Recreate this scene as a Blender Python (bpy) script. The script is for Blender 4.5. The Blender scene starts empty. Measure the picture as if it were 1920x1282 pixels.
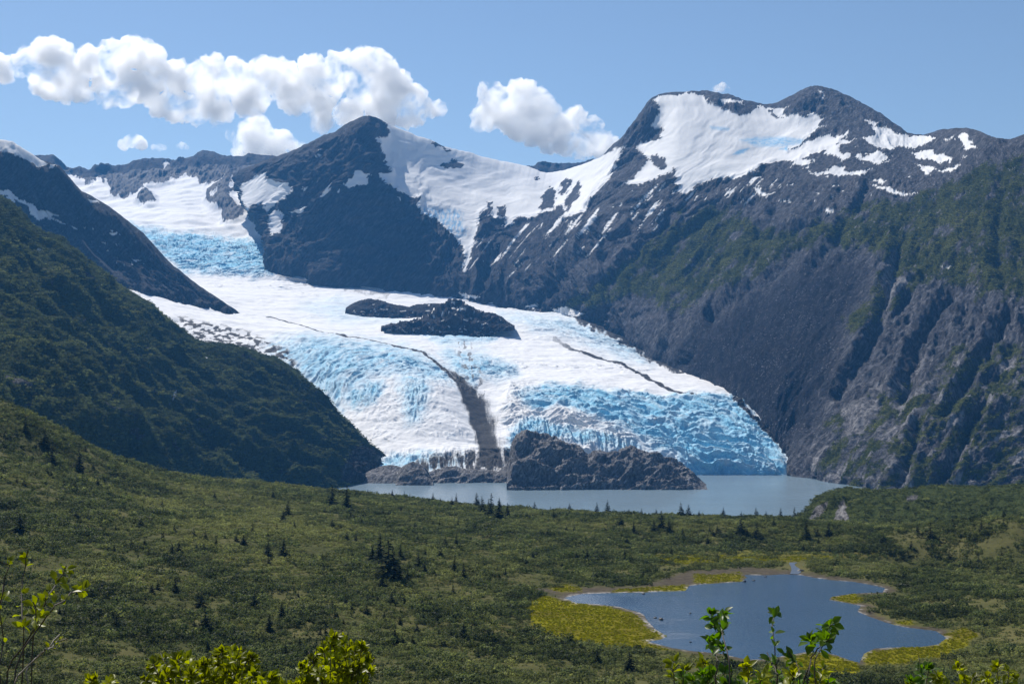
import bpy, math, random
import numpy as np
R = math.radians
rng = np.random.default_rng(7)
random.seed(7)
sc = bpy.context.scene
col = sc.collection

# ------------------------------------------------------------------ camera
F, CU, CV, CAMZ = 2400.0, 960.0, 641.0, 200.0
PITCH = math.atan(59.0 / F)
cam_d = bpy.data.cameras.new("camera")
cam = bpy.data.objects.new("camera", cam_d)
col.objects.link(cam)
cam.location = (0, 0, CAMZ)
cam.rotation_euler = (R(90) + PITCH, 0, 0)
cam_d.sensor_width = 36.0
cam_d.lens = F / 1920 * 36.0
cam_d.clip_start = 0.2
cam_d.clip_end = 60000
sc.camera = cam

# ------------------------------------------------------------------ sky and sun
SUN_AZ, SUN_EL = 33.0, 50.0            # degrees left of the view direction, degrees up
w = bpy.data.worlds.new("World"); sc.world = w; w.use_nodes = True
nt = w.node_tree; nt.nodes.clear()
sky = nt.nodes.new("ShaderNodeTexSky"); sky.sky_type = 'NISHITA'; sky.sun_disc = False
sky.sun_elevation = R(SUN_EL); sky.sun_rotation = R(-SUN_AZ)
sky.altitude = 300; sky.air_density = 1.0; sky.dust_density = 0.25; sky.ozone_density = 2.2
bg = nt.nodes.new("ShaderNodeBackground"); bg.inputs[1].default_value = 0.081
wo = nt.nodes.new("ShaderNodeOutputWorld")
nt.links.new(sky.outputs[0], bg.inputs[0]); nt.links.new(bg.outputs[0], wo.inputs[0])
sd = bpy.data.lights.new("sun", 'SUN'); sd.energy = 5.0; sd.angle = R(0.5); sd.color = (1.0, 0.945, 0.865)
so = bpy.data.objects.new("sun", sd); col.objects.link(so)
so.location = (-300, 300, 600)
so.rotation_euler = (R(90 - SUN_EL), 0, R(180 + SUN_AZ))   # lamp's -Z looks away from the sun
sc.view_settings.view_transform = 'Standard'
sc.view_settings.look = 'None'
sc.view_settings.exposure = 0.30
sc.view_settings.gamma = 1.0
sc.render.engine = 'CYCLES'
sc.cycles.volume_bounces = 32
sc.cycles.max_bounces = 32
sc.cycles.diffuse_bounces = 3
sc.cycles.glossy_bounces = 3
sc.cycles.transparent_max_bounces = 12

# ------------------------------------------------------------------ photo <-> world
cP, sP = math.cos(PITCH), math.sin(PITCH)
def W(u, v, Y):
    u = np.asarray(u, float); v = np.asarray(v, float); Y = np.asarray(Y, float)
    x = (u - CU) / F; y = (CV - v) / F
    d = cP - y * sP
    return np.stack([x / d * Y, Y + 0 * x, CAMZ + (sP + y * cP) / d * Y], -1)
def UV(P):
    X, Y, Z = P[..., 0], P[..., 1], P[..., 2] - CAMZ
    fw = np.maximum(Y * cP + Z * sP, 0.5); up = -Y * sP + Z * cP
    return CU + F * X / fw, CV - F * up / fw
def on_plane(u, v, z):
    p = W(u, v, 1.0); k = (z - CAMZ) / (p[..., 2] - CAMZ)
    return np.stack([p[..., 0] * k, k + 0 * p[..., 0], z + 0 * k], -1)

# ------------------------------------------------------------------ noise
NT, WL = 768, 12
def _tile(seed):
    g = np.random.default_rng(seed).standard_normal((NT, NT))
    f = np.fft.fftfreq(NT); fr = np.hypot(f[:, None], f[None, :])
    h = np.exp(-(np.log(np.maximum(fr, 1e-4) * WL * 1.15) / 0.62) ** 2) / np.maximum(fr * WL, 0.15)
    n = np.real(np.fft.ifft2(np.fft.fft2(g) * h)); n /= n.std()
    return (np.clip(n, -2.6, 2.6) / 2.2).astype(np.float32)
TILES = [_tile(s) for s in (11, 23, 37, 51)]
def noise(x, y, k=0):
    T = TILES[k % 4]
    x = np.asarray(x) * WL + 1e5 * 0 + 13.7 * k; y = np.asarray(y) * WL + 7.3 * k
    xi = np.floor(x).astype(np.int64); yi = np.floor(y).astype(np.int64)
    fx = (x - xi).astype(np.float32); fy = (y - yi).astype(np.float32)
    x0 = xi % NT; x1 = (xi + 1) % NT; y0 = yi % NT; y1 = (yi + 1) % NT
    return (T[y0, x0] * (1 - fx) + T[y0, x1] * fx) * (1 - fy) + (T[y1, x0] * (1 - fx) + T[y1, x1] * fx) * fy
def fbm(x, y, o=5, k=0, g=0.5, rid=False):
    a, s, t = 1.0, 0.0, 0.0
    c, q = math.cos(0.65), math.sin(0.65)
    for i in range(o):
        n = noise(x, y, k + i)
        if rid: n = 1 - 2 * np.abs(n)
        s = s + a * n; t += a; a *= g
        x, y = (c * x - q * y) * 2.03 + 5.1, (q * x + c * y) * 2.03 - 3.7
    return s / t
def sstep(a, b, x):
    t = np.clip((x - a) / (b - a), 0, 1); return t * t * (3 - 2 * t)

# ------------------------------------------------------------------ outlines
def inside(u, v, poly):
    p = np.asarray(poly, float); r = np.zeros(u.shape, bool)
    m = (u > p[:, 0].min()) & (u < p[:, 0].max()) & (v > p[:, 1].min()) & (v < p[:, 1].max())
    if not m.any(): return r
    uu, vv = u[m], v[m]; c = np.zeros(uu.shape, bool)
    for i in range(len(p)):
        (x0, y0), (x1, y1) = p[i], p[(i + 1) % len(p)]
        if y0 == y1: continue
        k = ((y0 > vv) != (y1 > vv)) & (uu < (x1 - x0) * (vv - y0) / (y1 - y0) + x0)
        c ^= k
    r[m] = c; return r
def anyin(u, v, polys):
    r = np.zeros(u.shape, bool)
    for p in polys: r |= inside(u, v, p)
    return r
def soft(u, v, poly, width):
    """1 inside the outline, falling to 0 over `width` outside and inside of it"""
    d = dist_poly(u, v, poly, True); s = np.where(inside(u, v, poly), d, -d)
    return sstep(-width, width, s)
def dist_poly(u, v, pts, closed=False):
    p = np.asarray(pts, float); d = np.full(u.shape, 1e9)
    n = len(p) if closed else len(p) - 1
    for i in range(n):
        a, b = p[i], p[(i + 1) % len(p)]; e = b - a
        t = np.clip(((u - a[0]) * e[0] + (v - a[1]) * e[1]) / max(e @ e, 1e-9), 0, 1)
        d = np.minimum(d, np.hypot(u - a[0] - t * e[0], v - a[1] - t * e[1]))
    return d

# ------------------------------------------------------------------ surfaces through a net of points
def pchip(x, y, xn):
    """monotone cubic along axis 0; y (n,...)"""
    x = np.asarray(x, float); h = np.diff(x); sh = (-1,) + (1,) * (y.ndim - 1)
    hh = h.reshape(sh); dl = np.diff(y, axis=0) / hh
    m = np.zeros_like(y)
    if len(x) > 2:
        w1 = 2 * hh[1:] + hh[:-1]; w2 = hh[1:] + 2 * hh[:-1]
        ok = dl[:-1] * dl[1:] > 0
        with np.errstate(divide='ignore', invalid='ignore'):
            m[1:-1] = np.where(ok, (w1 + w2) / (w1 / dl[:-1] + w2 / dl[1:]), 0)
    m[0] = dl[0]; m[-1] = dl[-1]
    i = np.clip(np.searchsorted(x, xn) - 1, 0, len(x) - 2)
    t = ((xn - x[i]) / h[i]).reshape(sh); H = h[i].reshape(sh)
    return ((2*t**3 - 3*t**2 + 1) * y[i] + (t**3 - 2*t**2 + t) * H * m[i]
            + (-2*t**3 + 3*t**2) * y[i+1] + (t**3 - t**2) * H * m[i+1])
def chord(C):
    u, v = UV(C)
    d0 = np.hypot(np.diff(u, axis=0), np.diff(v, axis=0)).mean(1)
    d1 = np.hypot(np.diff(u, axis=1), np.diff(v, axis=1)).mean(0)
    return np.r_[0, np.cumsum(np.maximum(d0, 4))], np.r_[0, np.cumsum(np.maximum(d1, 4))]
def net(C, px, cap=None):
    """C (rows, cols, 3) -> fine grid with about one vertex per px photo pixels"""
    s, t = chord(C)
    sn = np.linspace(0, s[-1], int(s[-1] / px) + 2); tn = np.linspace(0, t[-1], int(t[-1] / px) + 2)
    G = pchip(s, C, sn)
    G = np.moveaxis(pchip(t, np.moveaxis(G, 1, 0), tn), 0, 1)
    return G, sn, tn, s, t
def normals(G):
    a = np.gradient(G, axis=1); b = np.gradient(G, axis=0)
    n = np.cross(a, b); n /= np.linalg.norm(n, axis=-1, keepdims=True) + 1e-9
    n[n[..., 2] < 0] *= -1
    return n
def arcs(G):
    p = np.r_[0, np.cumsum(np.linalg.norm(np.diff(G, axis=1), axis=-1).mean(0))]
    q = np.r_[0, np.cumsum(np.linalg.norm(np.diff(G, axis=0), axis=-1).mean(1))]
    return np.broadcast_to(p[None, :], G.shape[:2]), np.broadcast_to(q[:, None], G.shape[:2])
def mesh_from(name, V, Fq, mat, attrs=None, smooth=True, parent=None):
    me = bpy.data.meshes.new(name)
    V = np.ascontiguousarray(V, np.float32).reshape(-1, 3); Fq = np.ascontiguousarray(Fq, np.int32)
    n = Fq.shape[1]
    me.vertices.add(len(V)); me.vertices.foreach_set("co", V.ravel())
    me.loops.add(Fq.size); me.loops.foreach_set("vertex_index", Fq.ravel())
    me.polygons.add(len(Fq)); me.polygons.foreach_set("loop_start", np.arange(0, Fq.size, n, dtype=np.int32))
    me.polygons.foreach_set("use_smooth", np.full(len(Fq), smooth))
    me.update(calc_edges=True); me.validate()
    for k, a in (attrs or {}).items():
        at = me.attributes.new(k, 'FLOAT', 'POINT'); at.data.foreach_set("value", np.ascontiguousarray(a, np.float32).ravel())
    me.materials.append(mat)
    o = bpy.data.objects.new(name, me); col.objects.link(o)
    if parent: o.parent = parent
    return o
def grid_mesh(name, G, mat, attrs=None, smooth=True):
    h, w_ = G.shape[:2]; i = np.arange(h * w_).reshape(h, w_)
    Fq = np.stack([i[1:, :-1], i[1:, 1:], i[:-1, 1:], i[:-1, :-1]], -1).reshape(-1, 4)
    return mesh_from(name, G, Fq, mat, attrs, smooth)
def tag(o, label=None, cat=None, group=None, kind=None):
    if label: o['label'] = label
    if cat: o['category'] = cat
    if group: o['group'] = group
    if kind: o['kind'] = kind
    return o
def fit_ridge(G, rr, line, fade, jag=1.2, jk=0):
    """raise or lower the grid so that its ridge row follows the photographed skyline"""
    u, v = UV(G[rr]); lu = np.array([p[0] for p in line], float); lv = np.array([p[1] for p in line], float)
    want = np.interp(u, lu, lv) + jag * fbm(u / 22, u * 0 + 3.3, 4, jk, 0.6)
    inr = (u >= lu[0]) & (u <= lu[-1])
    dz = np.where(inr, (v - want) * G[rr, :, 1] / F, 0)
    if (~inr).any():
        k = np.where(inr)[0]
        if len(k): dz = np.where(inr, dz, np.interp(np.arange(len(u)), k, dz[k]))
    uu, vv = UV(G)
    down = np.clip((vv - v[None, :]) / fade, 0, 1)
    wgt = (1 - down) ** 2
    wgt[:rr] = 1
    G[..., 2] += dz[None, :] * wgt
    return G

# ------------------------------------------------------------------ materials
class NB:
    def __init__(s, name):
        s.m = bpy.data.materials.new(name); s.m.use_nodes = True
        s.t = s.m.node_tree; s.t.nodes.clear()
        s.out = s.t.nodes.new("ShaderNodeOutputMaterial")
    def n(s, ty, **kw):
        d = s.t.nodes.new(ty)
        for k, v in kw.items():
            if k.startswith("i_"):
                key = k[2:]; key = int(key) if key.isdigit() else key.replace("_", " ")
                s.set(d.inputs[key], v)
            else: setattr(d, k, v)
        return d
    def set(s, inp, v):
        if isinstance(v, bpy.types.NodeSocket): s.t.links.new(v, inp)
        else: inp.default_value = v
    def attr(s, name): return s.n("ShaderNodeAttribute", attribute_name=name).outputs["Fac"]
    def pos(s): return s.n("ShaderNodeNewGeometry").outputs["Position"]
    def noise(s, vec, scale, detail=4, rough=0.55, dist=0.0):
        return s.n("ShaderNodeTexNoise", i_Vector=vec, i_Scale=scale, i_Detail=detail, i_Roughness=rough, i_Distortion=dist).outputs["Fac"]
    def map(s, vec, scale=(1, 1, 1), rot=(0, 0, 0)):
        return s.n("ShaderNodeMapping", i_Vector=vec, i_Scale=scale, i_Rotation=rot).outputs[0]
    def ramp(s, fac, a, b, ca=0.0, cb=1.0):
        r = s.n("ShaderNodeMapRange", i_Value=fac); r.inputs[1].default_value = a; r.inputs[2].default_value = b
        r.inputs[3].default_value = ca; r.inputs[4].default_value = cb; return r.outputs[0]
    def mix(s, f, a, b):
        d = s.n("ShaderNodeMix", data_type='RGBA'); s.set(d.inputs[0], f)
        for i, c in ((6, a), (7, b)):
            s.set(d.inputs[i], c if isinstance(c, bpy.types.NodeSocket) else (*c, 1.0))
        return d.outputs[2]
    def math(s, op, a, b=0.0):
        d = s.n("ShaderNodeMath", operation=op); s.set(d.inputs[0], a); s.set(d.inputs[1], b); return d.outputs[0]
    def bump(s, h, strength, dist):
        return s.n("ShaderNodeBump", i_Height=h, i_Strength=strength, i_Distance=dist).outputs[0]
    def bsdf(s, color, rough=0.8, normal=None, spec=0.3):
        b = s.n("ShaderNodeBsdfPrincipled", i_Roughness=rough)
        s.set(b.inputs["Base Color"], color if isinstance(color, bpy.types.NodeSocket) else (*color, 1.0))
        b.inputs["Specular IOR Level"].default_value = spec
        if normal: s.t.links.new(normal, b.inputs["Normal"])
        return b
    def done(s, sh):
        s.t.links.new(sh.outputs[0] if hasattr(sh, "outputs") else sh, s.out.inputs[0]); return s.m

def rock_material(name, dark, mid, scree=(0.020, 0.021, 0.026), green=(0.030, 0.040, 0.010), green2=(0.105, 0.110, 0.022), scale=1.0):
    b = NB(name); p = b.pos()
    n1 = b.noise(p, 0.02 * scale, 6, 0.65); n2 = b.noise(b.map(p, (1, 1, 0.35)), 0.11 * scale, 5, 0.7)
    n3 = b.noise(p, 0.3 * scale, 3, 0.7)
    n4 = b.noise(b.map(p, (1, 0.6, 1), (0, R(-38), 0)), 0.05 * scale, 6, 0.72, 0.6)
    n5 = b.noise(b.map(b.map(p, (1, 1, 1), (0, R(-40), 0)), (1, 0.5, 0.16)), 0.14 * scale, 4, 0.7)
    rock = b.mix(b.ramp(n2, 0.35, 0.65), dark, mid)
    rock = b.mix(b.ramp(n5, 0.47, 0.62, 0, 0.9), rock, tuple(2.4 * k for k in mid))
    rock = b.mix(b.ramp(n4, 0.5, 0.3, 0, 0.7), rock, tuple(0.45 * k for k in dark))
    rock = b.mix(b.ramp(n1, 0.4, 0.7, 0, 0.5), rock, (mid[0] * 1.15, mid[1] * 1.05, mid[2]))
    pale = b.mix(b.ramp(n2, 0.4, 0.62), (0.07, 0.069, 0.073), (0.30, 0.29, 0.29))
    veg = b.mix(b.ramp(n2, 0.35, 0.7), green, green2)
    veg = b.mix(b.ramp(n1, 0.35, 0.7, 0, 0.6), veg, tuple(0.55 * k for k in green2))
    c = b.mix(b.attr("scree"), rock, b.mix(b.math('MULTIPLY', b.ramp(n3, 0.35, 0.7), b.ramp(n4, 0.3, 0.65)), tuple(0.7 * k for k in scree), tuple(2.6 * k for k in scree)))
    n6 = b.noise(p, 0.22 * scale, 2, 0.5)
    c = b.mix(b.math('MULTIPLY', b.ramp(n6, 0.62, 0.69), b.math('MULTIPLY', b.ramp(n1, 0.42, 0.62, 0.0, 0.8), b.ramp(b.attr('scree'), 0, 1, 1.0, 1.3))), c, tuple(3.4 * k for k in mid))  # pale boulders that also paint bright sparkle into the rock colour
    c = b.mix(b.attr("pale"), c, pale)
    vf = b.ramp(b.math('ADD', b.attr("veg"), b.ramp(n3, 0.3, 0.7, -0.25, 0.25)), 0.35, 0.65)
    c = b.mix(vf, c, veg)
    c = b.mix(b.attr("snow"), c, (0.74, 0.74, 0.735))
    c = b.mix(b.math('MULTIPLY', b.attr("ice"), b.ramp(n3, 0.3, 0.6, 0.35, 1.0)), c, (0.16, 0.42, 0.66))
    soft_ = b.math('SUBTRACT', 1.0, b.math('MULTIPLY', b.attr("snow"), 0.93))
    h = b.math('ADD', b.math('MULTIPLY', n2, 7.0), b.math('MULTIPLY', n3, 3.0))
    h = b.math('MULTIPLY', h, b.math('SUBTRACT', soft_, 0.0))
    sh = b.bsdf(c, 0.8, b.bump(h, 0.9, 1.3), 0.35)
    b.set(sh.inputs["Specular IOR Level"], b.math('MULTIPLY', b.math('SUBTRACT', 1.02, b.math('MAXIMUM', b.math('MAXIMUM', vf, b.math('MULTIPLY', b.attr("scree"), 0.9)), b.attr("snow"))), 0.06))
    return b.done(sh)
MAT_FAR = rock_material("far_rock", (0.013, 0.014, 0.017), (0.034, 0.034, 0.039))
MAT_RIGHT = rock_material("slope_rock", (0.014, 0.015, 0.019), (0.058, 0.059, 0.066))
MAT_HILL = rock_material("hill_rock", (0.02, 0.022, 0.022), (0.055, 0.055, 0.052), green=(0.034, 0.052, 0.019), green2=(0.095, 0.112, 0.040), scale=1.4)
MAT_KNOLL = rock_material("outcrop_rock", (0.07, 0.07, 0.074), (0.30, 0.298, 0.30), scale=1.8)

def glacier_material():
    b = NB("glacier_ice"); p = b.pos()
    n2 = b.noise(b.map(p, (1, 1.0, 1)), 0.09, 5, 0.65); n3 = b.noise(p, 0.35, 4, 0.7)
    white = b.mix(b.ramp(n2, 0.3, 0.7), (0.71, 0.71, 0.715), (0.80, 0.795, 0.79))
    ice = b.mix(b.ramp(n3, 0.3, 0.7), (0.12, 0.43, 0.66), (0.40, 0.69, 0.82))
    c = b.mix(b.attr("blue"), white, ice)
    dirtc = b.mix(b.ramp(n3, 0.35, 0.7), (0.022, 0.021, 0.021), (0.066, 0.063, 0.062))
    df = b.ramp(b.math('ADD', b.attr("dirt"), b.ramp(n3, 0.3, 0.7, -0.2, 0.2)), 0.25, 0.75)
    c = b.mix(df, c, dirtc)
    rk = b.mix(b.ramp(n2, 0.35, 0.65), (0.04, 0.04, 0.045), (0.10, 0.10, 0.11))
    c = b.mix(b.attr("rock"), c, rk)
    rough = b.attr("crev")
    h = b.math('ADD', b.math('MULTIPLY', n2, b.math('ADD', b.math('MULTIPLY', rough, 3.4), 0.35)),
               b.math('MULTIPLY', n3, b.math('ADD', b.math('MULTIPLY', rough, 1.6), 0.15)))
    return b.done(b.bsdf(c, 0.75, b.bump(h, 0.8, 1.0), 0.07))
MAT_ICE = glacier_material()

def ground_material():
    b = NB("moor_ground"); p = b.pos()
    n1 = b.noise(p, 0.03, 5, 0.6); n2 = b.noise(p, 0.35, 4, 0.65)
    c = b.mix(b.ramp(n2, 0.3, 0.7), (0.034, 0.038, 0.014), (0.085, 0.090, 0.030))
    c = b.mix(b.ramp(n1, 0.4, 0.65), c, (0.105, 0.098, 0.038))
    marsh = b.mix(b.ramp(n2, 0.3, 0.7), (0.13, 0.135, 0.004), (0.26, 0.23, 0.006))
    marsh = b.mix(b.ramp(n1, 0.35, 0.65, 0, 0.75), marsh, (0.07, 0.05, 0.014))
    mud = b.mix(b.ramp(n2, 0.3, 0.7), (0.045, 0.035, 0.028), (0.10, 0.082, 0.068))
    c = b.mix(b.attr("marsh"), c, marsh)
    c = b.mix(b.attr("mud"), c, mud)
    c = b.mix(b.attr("pale"), c, b.mix(b.ramp(n2, 0.35, 0.6), (0.1, 0.095, 0.09), (0.42, 0.40, 0.38)))
    return b.done(b.bsdf(c, 0.95, b.bump(n2, 0.7, 0.5), 0.03))
MAT_GROUND = ground_material()

def water_material(name, base, rough, wave, wdist, spec=0.5, calm=None):
    b = NB(name); p = b.pos()
    n = b.noise(b.map(p, (1.0, 0.6, 1)), wave, 4, 0.6)
    n1 = b.noise(p, wave * 0.04, 3, 0.5)
    c = b.mix(n1, tuple(k * 0.85 for k in base), tuple(k * 1.15 for k in base))
    bp = b.n("ShaderNodeBump", i_Height=n, i_Strength=1.0, i_Distance=wdist)
    if calm:
        x_ = b.n("ShaderNodeSeparateXYZ", i_0=p).outputs[0]
        b.set(bp.inputs["Strength"], b.ramp(b.math('ADD', x_, b.ramp(b.noise(b.map(p, (0.5, 1.6, 1)), 0.05, 3), 0.3, 0.7, -22, 22)), calm[0], calm[1], 0.12, 1.0))
    return b.done(b.bsdf(c, rough, bp.outputs[0], spec))
MAT_LAKE = water_material("silty_lake_water", (0.16, 0.225, 0.27), 0.25, 0.12, 0.5)
MAT_STREAM = water_material("stream_water", (0.07, 0.09, 0.12), 0.35, 1.5, 0.3)
MAT_POND = water_material("pond_water", (0.030, 0.066, 0.115), 0.10, 0.8, 0.40, 0.5, (45, 88))

# ------------------------------------------------------------------ far ridges, peaks and the right-hand mountain
def with_back(C, d1=(150, -110), d2=(600, -520), buried=(-60, -130)):
    """C rows ridge..base; adds two rows behind the ridge and one below the base"""
    b1 = C[0] + np.array([0, d1[0], d1[1]]); b2 = C[0] + np.array([0, d2[0], d2[1]])
    b2[:, 2] = np.maximum(b2[:, 2], -55)
    bu = C[-1] + np.array([0, buried[0], buried[1]]); bu[:, 2] = np.maximum(bu[:, 2], -58)
    return np.concatenate([b2[None], b1[None], C, bu[None]], 0)
def build_net(cols_):
    return np.moveaxis(np.array([[W(*p) for p in c] for c in cols_]), 0, 1)

def ridge_row(sn, s, k=2):
    return int(np.argmin(np.abs(sn - s[k])))

ZERO = lambda G: np.zeros(G.shape[:2])

# -- far dark ridge behind the upper basin
cols_ = []
for u, v, Y in [(-60, 300, 6700), (40, 296, 6750), (90, 295, 6800), (150, 322, 6800), (172, 328, 6800), (215, 312, 6850), (300, 298, 6900), (345, 300, 6900), (385, 284, 6900), (470, 291, 6800), (560, 284, 6700), (640, 280, 6600)]:
    Y += 120; b = np.interp(u, [-60, 110, 170, 205, 230, 260, 300, 350, 380, 420, 450, 490, 640], [345, 340, 350, 370, 372, 360, 348, 332, 352, 350, 338, 345, 360])
    cols_.append([(u, v, Y), (u, (v + b) / 2, Y - 180), (u, b + 4, Y - 260)])
C = with_back(build_net(cols_))
G, sn, tn, s, t = net(C, 1.6)
p, q = arcs(G); rr = ridge_row(sn, s)
N = normals(G); pq = p + 0.35 * q
disp = 26 * fbm(pq / 260, q / 600, 4, 1, 0.45, True) + 8 * fbm(p / 70, q / 90, 4, 2, 0.5)
G = G + N * (disp * np.where(np.arange(len(sn)) < rr, 0.3, 1)[:, None])[..., None]
G = fit_ridge(G, rr, [(-60, 300), (70, 291), (80, 291), (100, 294), (110, 304), (125, 313), (140, 316), (150, 313), (165, 318), (172, 321), (180, 311), (192, 307), (205, 310), (220, 311), (240, 308), (250, 301), (265, 298), (290, 297), (305, 296), (320, 300), (335, 303), (345, 297), (362, 293), (370, 287), (385, 282), (400, 284), (412, 290), (425, 293), (455, 293), (468, 288), (500, 291), (520, 293), (560, 285), (640, 282)], 60, 1.0, 1)
u, v = UV(G)
ju, jv = u + 5 * fbm(u / 25, v / 25, 3, 0), v + 4 * fbm(u / 22, v / 22, 3, 2)
snow = anyin(ju, jv, [[(228, 348), (240, 344), (262, 350), (245, 368), (232, 362)], [(303, 305), (312, 301), (320, 308), (308, 314)], [(455, 318), (495, 315), (510, 330), (460, 335)]])
CLIFF = [(60, 300), (118, 321), (150, 335), (168, 346), (174, 344), (182, 331), (200, 345), (208, 353), (206, 364), (222, 370), (240, 371), (256, 360), (272, 348), (300, 346), (322, 338), (340, 330), (352, 324), (364, 333), (380, 346), (400, 345), (418, 339), (436, 338), (455, 325), (500, 335), (560, 300), (560, 240), (60, 240)]
snow |= ~inside(ju, jv, CLIFF) & (v > 312) & (u > 60) & (u < 560) & (np.arange(len(sn))[:, None] > rr)
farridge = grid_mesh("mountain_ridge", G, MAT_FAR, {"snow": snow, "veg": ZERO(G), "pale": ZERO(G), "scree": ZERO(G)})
tag(farridge, "far dark rocky ridge closing the snow basin at upper left", kind="structure")
# -- small far ridge seen over the snow saddle
C = with_back(build_net([[(u, v, 7300), (u, v + 25, 7150), (u, 350, 7050)] for u, v in [(900, 320), (985, 312), (1010, 305), (1060, 308), (1110, 300), (1160, 290), (1220, 290)]]))
G, sn, tn, s, t = net(C, 2.0); p, q = arcs(G); rr = ridge_row(sn, s)
G = G + normals(G) * (14 * fbm(p / 120, q / 120, 4, 3, 0.5, True))[..., None]
G = fit_ridge(G, rr, [(900, 322), (985, 312), (1000, 311), (1010, 306), (1022, 303), (1035, 306), (1060, 307), (1085, 306), (1100, 302), (1160, 296), (1220, 292)], 40, 0.8, 2)
tag(grid_mesh("mountain_ridge", G, MAT_FAR, {"snow": ZERO(G), "veg": ZERO(G), "pale": ZERO(G), "scree": ZERO(G)}), "small dark ridge peeping over the snow saddle", kind="structure")

# -- central peak, snow saddle and the long right-hand mountain: one net, cut into two objects
COLS = [
 [(440, 325, 5750), (440, 350, 5650), (455, 390, 5450), (490, 440, 5200), (500, 505, 4950)],
 [(470, 318, 5460), (460, 348, 5320), (464, 390, 5110), (502, 436, 4900), (508, 497, 4690)],
 [(520, 292, 5400), (500, 325, 5250), (522, 370, 5030), (545, 430, 4830), (535, 502, 4640)],
 [(600, 260, 5150), (590, 310, 4960), (582, 365, 4800), (575, 440, 4690), (570, 512, 4560)],
 [(650, 238, 5060), (640, 290, 4880), (640, 345, 4740), (640, 430, 4640), (640, 525, 4500)],
 [(692, 219, 5000), (690, 270, 4860), (700, 340, 4720), (705, 430, 4630), (710, 542, 4470)],
 [(722, 233, 5300), (735, 300, 5080), (765, 365, 4790), (785, 440, 4630), (775, 548, 4440)],
 [(820, 268, 5560), (800, 315, 5280), (815, 380, 4930), (830, 460, 4640), (850, 556, 4400)],
 [(900, 290, 5850), (890, 340, 5480), (885, 400, 4990), (885, 470, 4650), (920, 572, 4330)],
 [(990, 313, 6020), (980, 350, 5620), (960, 405, 5080), (945, 480, 4600), (990, 580, 4250)],
 [(1050, 320, 6000), (1045, 360, 5560), (1025, 420, 4950), (1005, 500, 4450), (1060, 586, 4150)],
 [(1130, 290, 5450), (1120, 330, 5250), (1080, 400, 4850), (1055, 490, 4350), (1110, 602, 4000)],
 [(1200, 212, 5000), (1180, 290, 4860), (1120, 375, 4700), (1095, 480, 4220), (1160, 632, 3800)],
 [(1228, 185, 4950), (1222, 265, 4760), (1190, 345, 4450), (1140, 485, 4120), (1190, 655, 3680)],
 [(1262, 174, 4930), (1275, 255, 4550), (1245, 360, 4280), (1190, 490, 4000), (1225, 672, 3560)],
 [(1330, 172, 4920), (1345, 250, 4500), (1315, 350, 4220), (1270, 495, 3870), (1275, 692, 3330)],
 [(1400, 195, 4850), (1420, 260, 4450), (1400, 345, 4120), (1345, 510, 3680), (1345, 722, 3050)],
 [(1525, 163, 4800), (1520, 235, 4480), (1500, 340, 3950), (1430, 540, 3400), (1400, 754, 2850)],
 [(1610, 190, 4650), (1620, 250, 4250), (1600, 360, 3730), (1520, 560, 3120), (1450, 812, 2680)],
 [(1692, 247, 4350), (1700, 290, 4000), (1690, 390, 3480), (1610, 590, 2900), (1482, 886, 2550)],
 [(1760, 249, 4100), (1780, 310, 3700), (1770, 420, 3230), (1700, 640, 2700), (1576, 908, 2340)],
 [(1830, 246, 3800), (1850, 320, 3400), (1850, 440, 3000), (1800, 680, 2500), (1720, 926, 2130)],
 [(1880, 263, 3500), (1930, 340, 3150), (1950, 480, 2780), (1930, 720, 2360), (1880, 930, 2090)],
 [(2000, 252, 3400), (2080, 340, 3050), (2100, 480, 2700), (2100, 720, 2300), (2080, 932, 2060)],
 [(2300, 262, 3300), (2350, 350, 2950), (2380, 490, 2600), (2400, 720, 2250), (2400, 918, 2150)],
]
SKY_R = [(440, 325), (500, 300), (530, 291), (545, 284), (565, 276), (582, 268), (595, 261), (615, 253), (630, 247), (640, 241), (655, 230), (668, 224), (680, 219), (692, 217), (705, 220), (713, 225), (722, 231), (735, 236), (760, 246), (785, 256), (806, 262), (830, 274), (850, 280), (880, 286), (905, 294), (930, 300), (960, 306), (985, 311), (1000, 316), (1012, 322), (1024, 325), (1040, 323), (1060, 319), (1080, 313), (1100, 306), (1120, 298), (1130, 293), (1140, 281), (1150, 270), (1160, 263), (1170, 254), (1178, 244), (1187, 231), (1195, 220), (1203, 208), (1212, 193), (1222, 184), (1235, 178), (1255, 174), (1290, 172), (1325, 171), (1340, 174), (1352, 177), (1365, 177), (1380, 183), (1395, 190), (1412, 193), (1430, 196), (1448, 196), (1465, 189), (1480, 182), (1500, 170), (1515, 164), (1527, 161), (1540, 163), (1565, 170), (1590, 182), (1610, 193), (1630, 205), (1650, 216), (1668, 229), (1685, 240), (1695, 249), (1710, 253), (1730, 254), (1745, 249), (1765, 244), (1785, 242), (1808, 241), (1830, 247), (1848, 254), (1860, 261), (1890, 262), (1905, 258), (1920, 252), (2000, 240), (2120, 258), (2300, 262)]
C = with_back(build_net(COLS), (130, -90), (700, -620), (-40, -150))
G, sn, tn, s, t = net(C, 1.45)
p, q = arcs(G); rr = ridge_row(sn, s)
u0, v0 = UV(G); N = normals(G)
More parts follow.
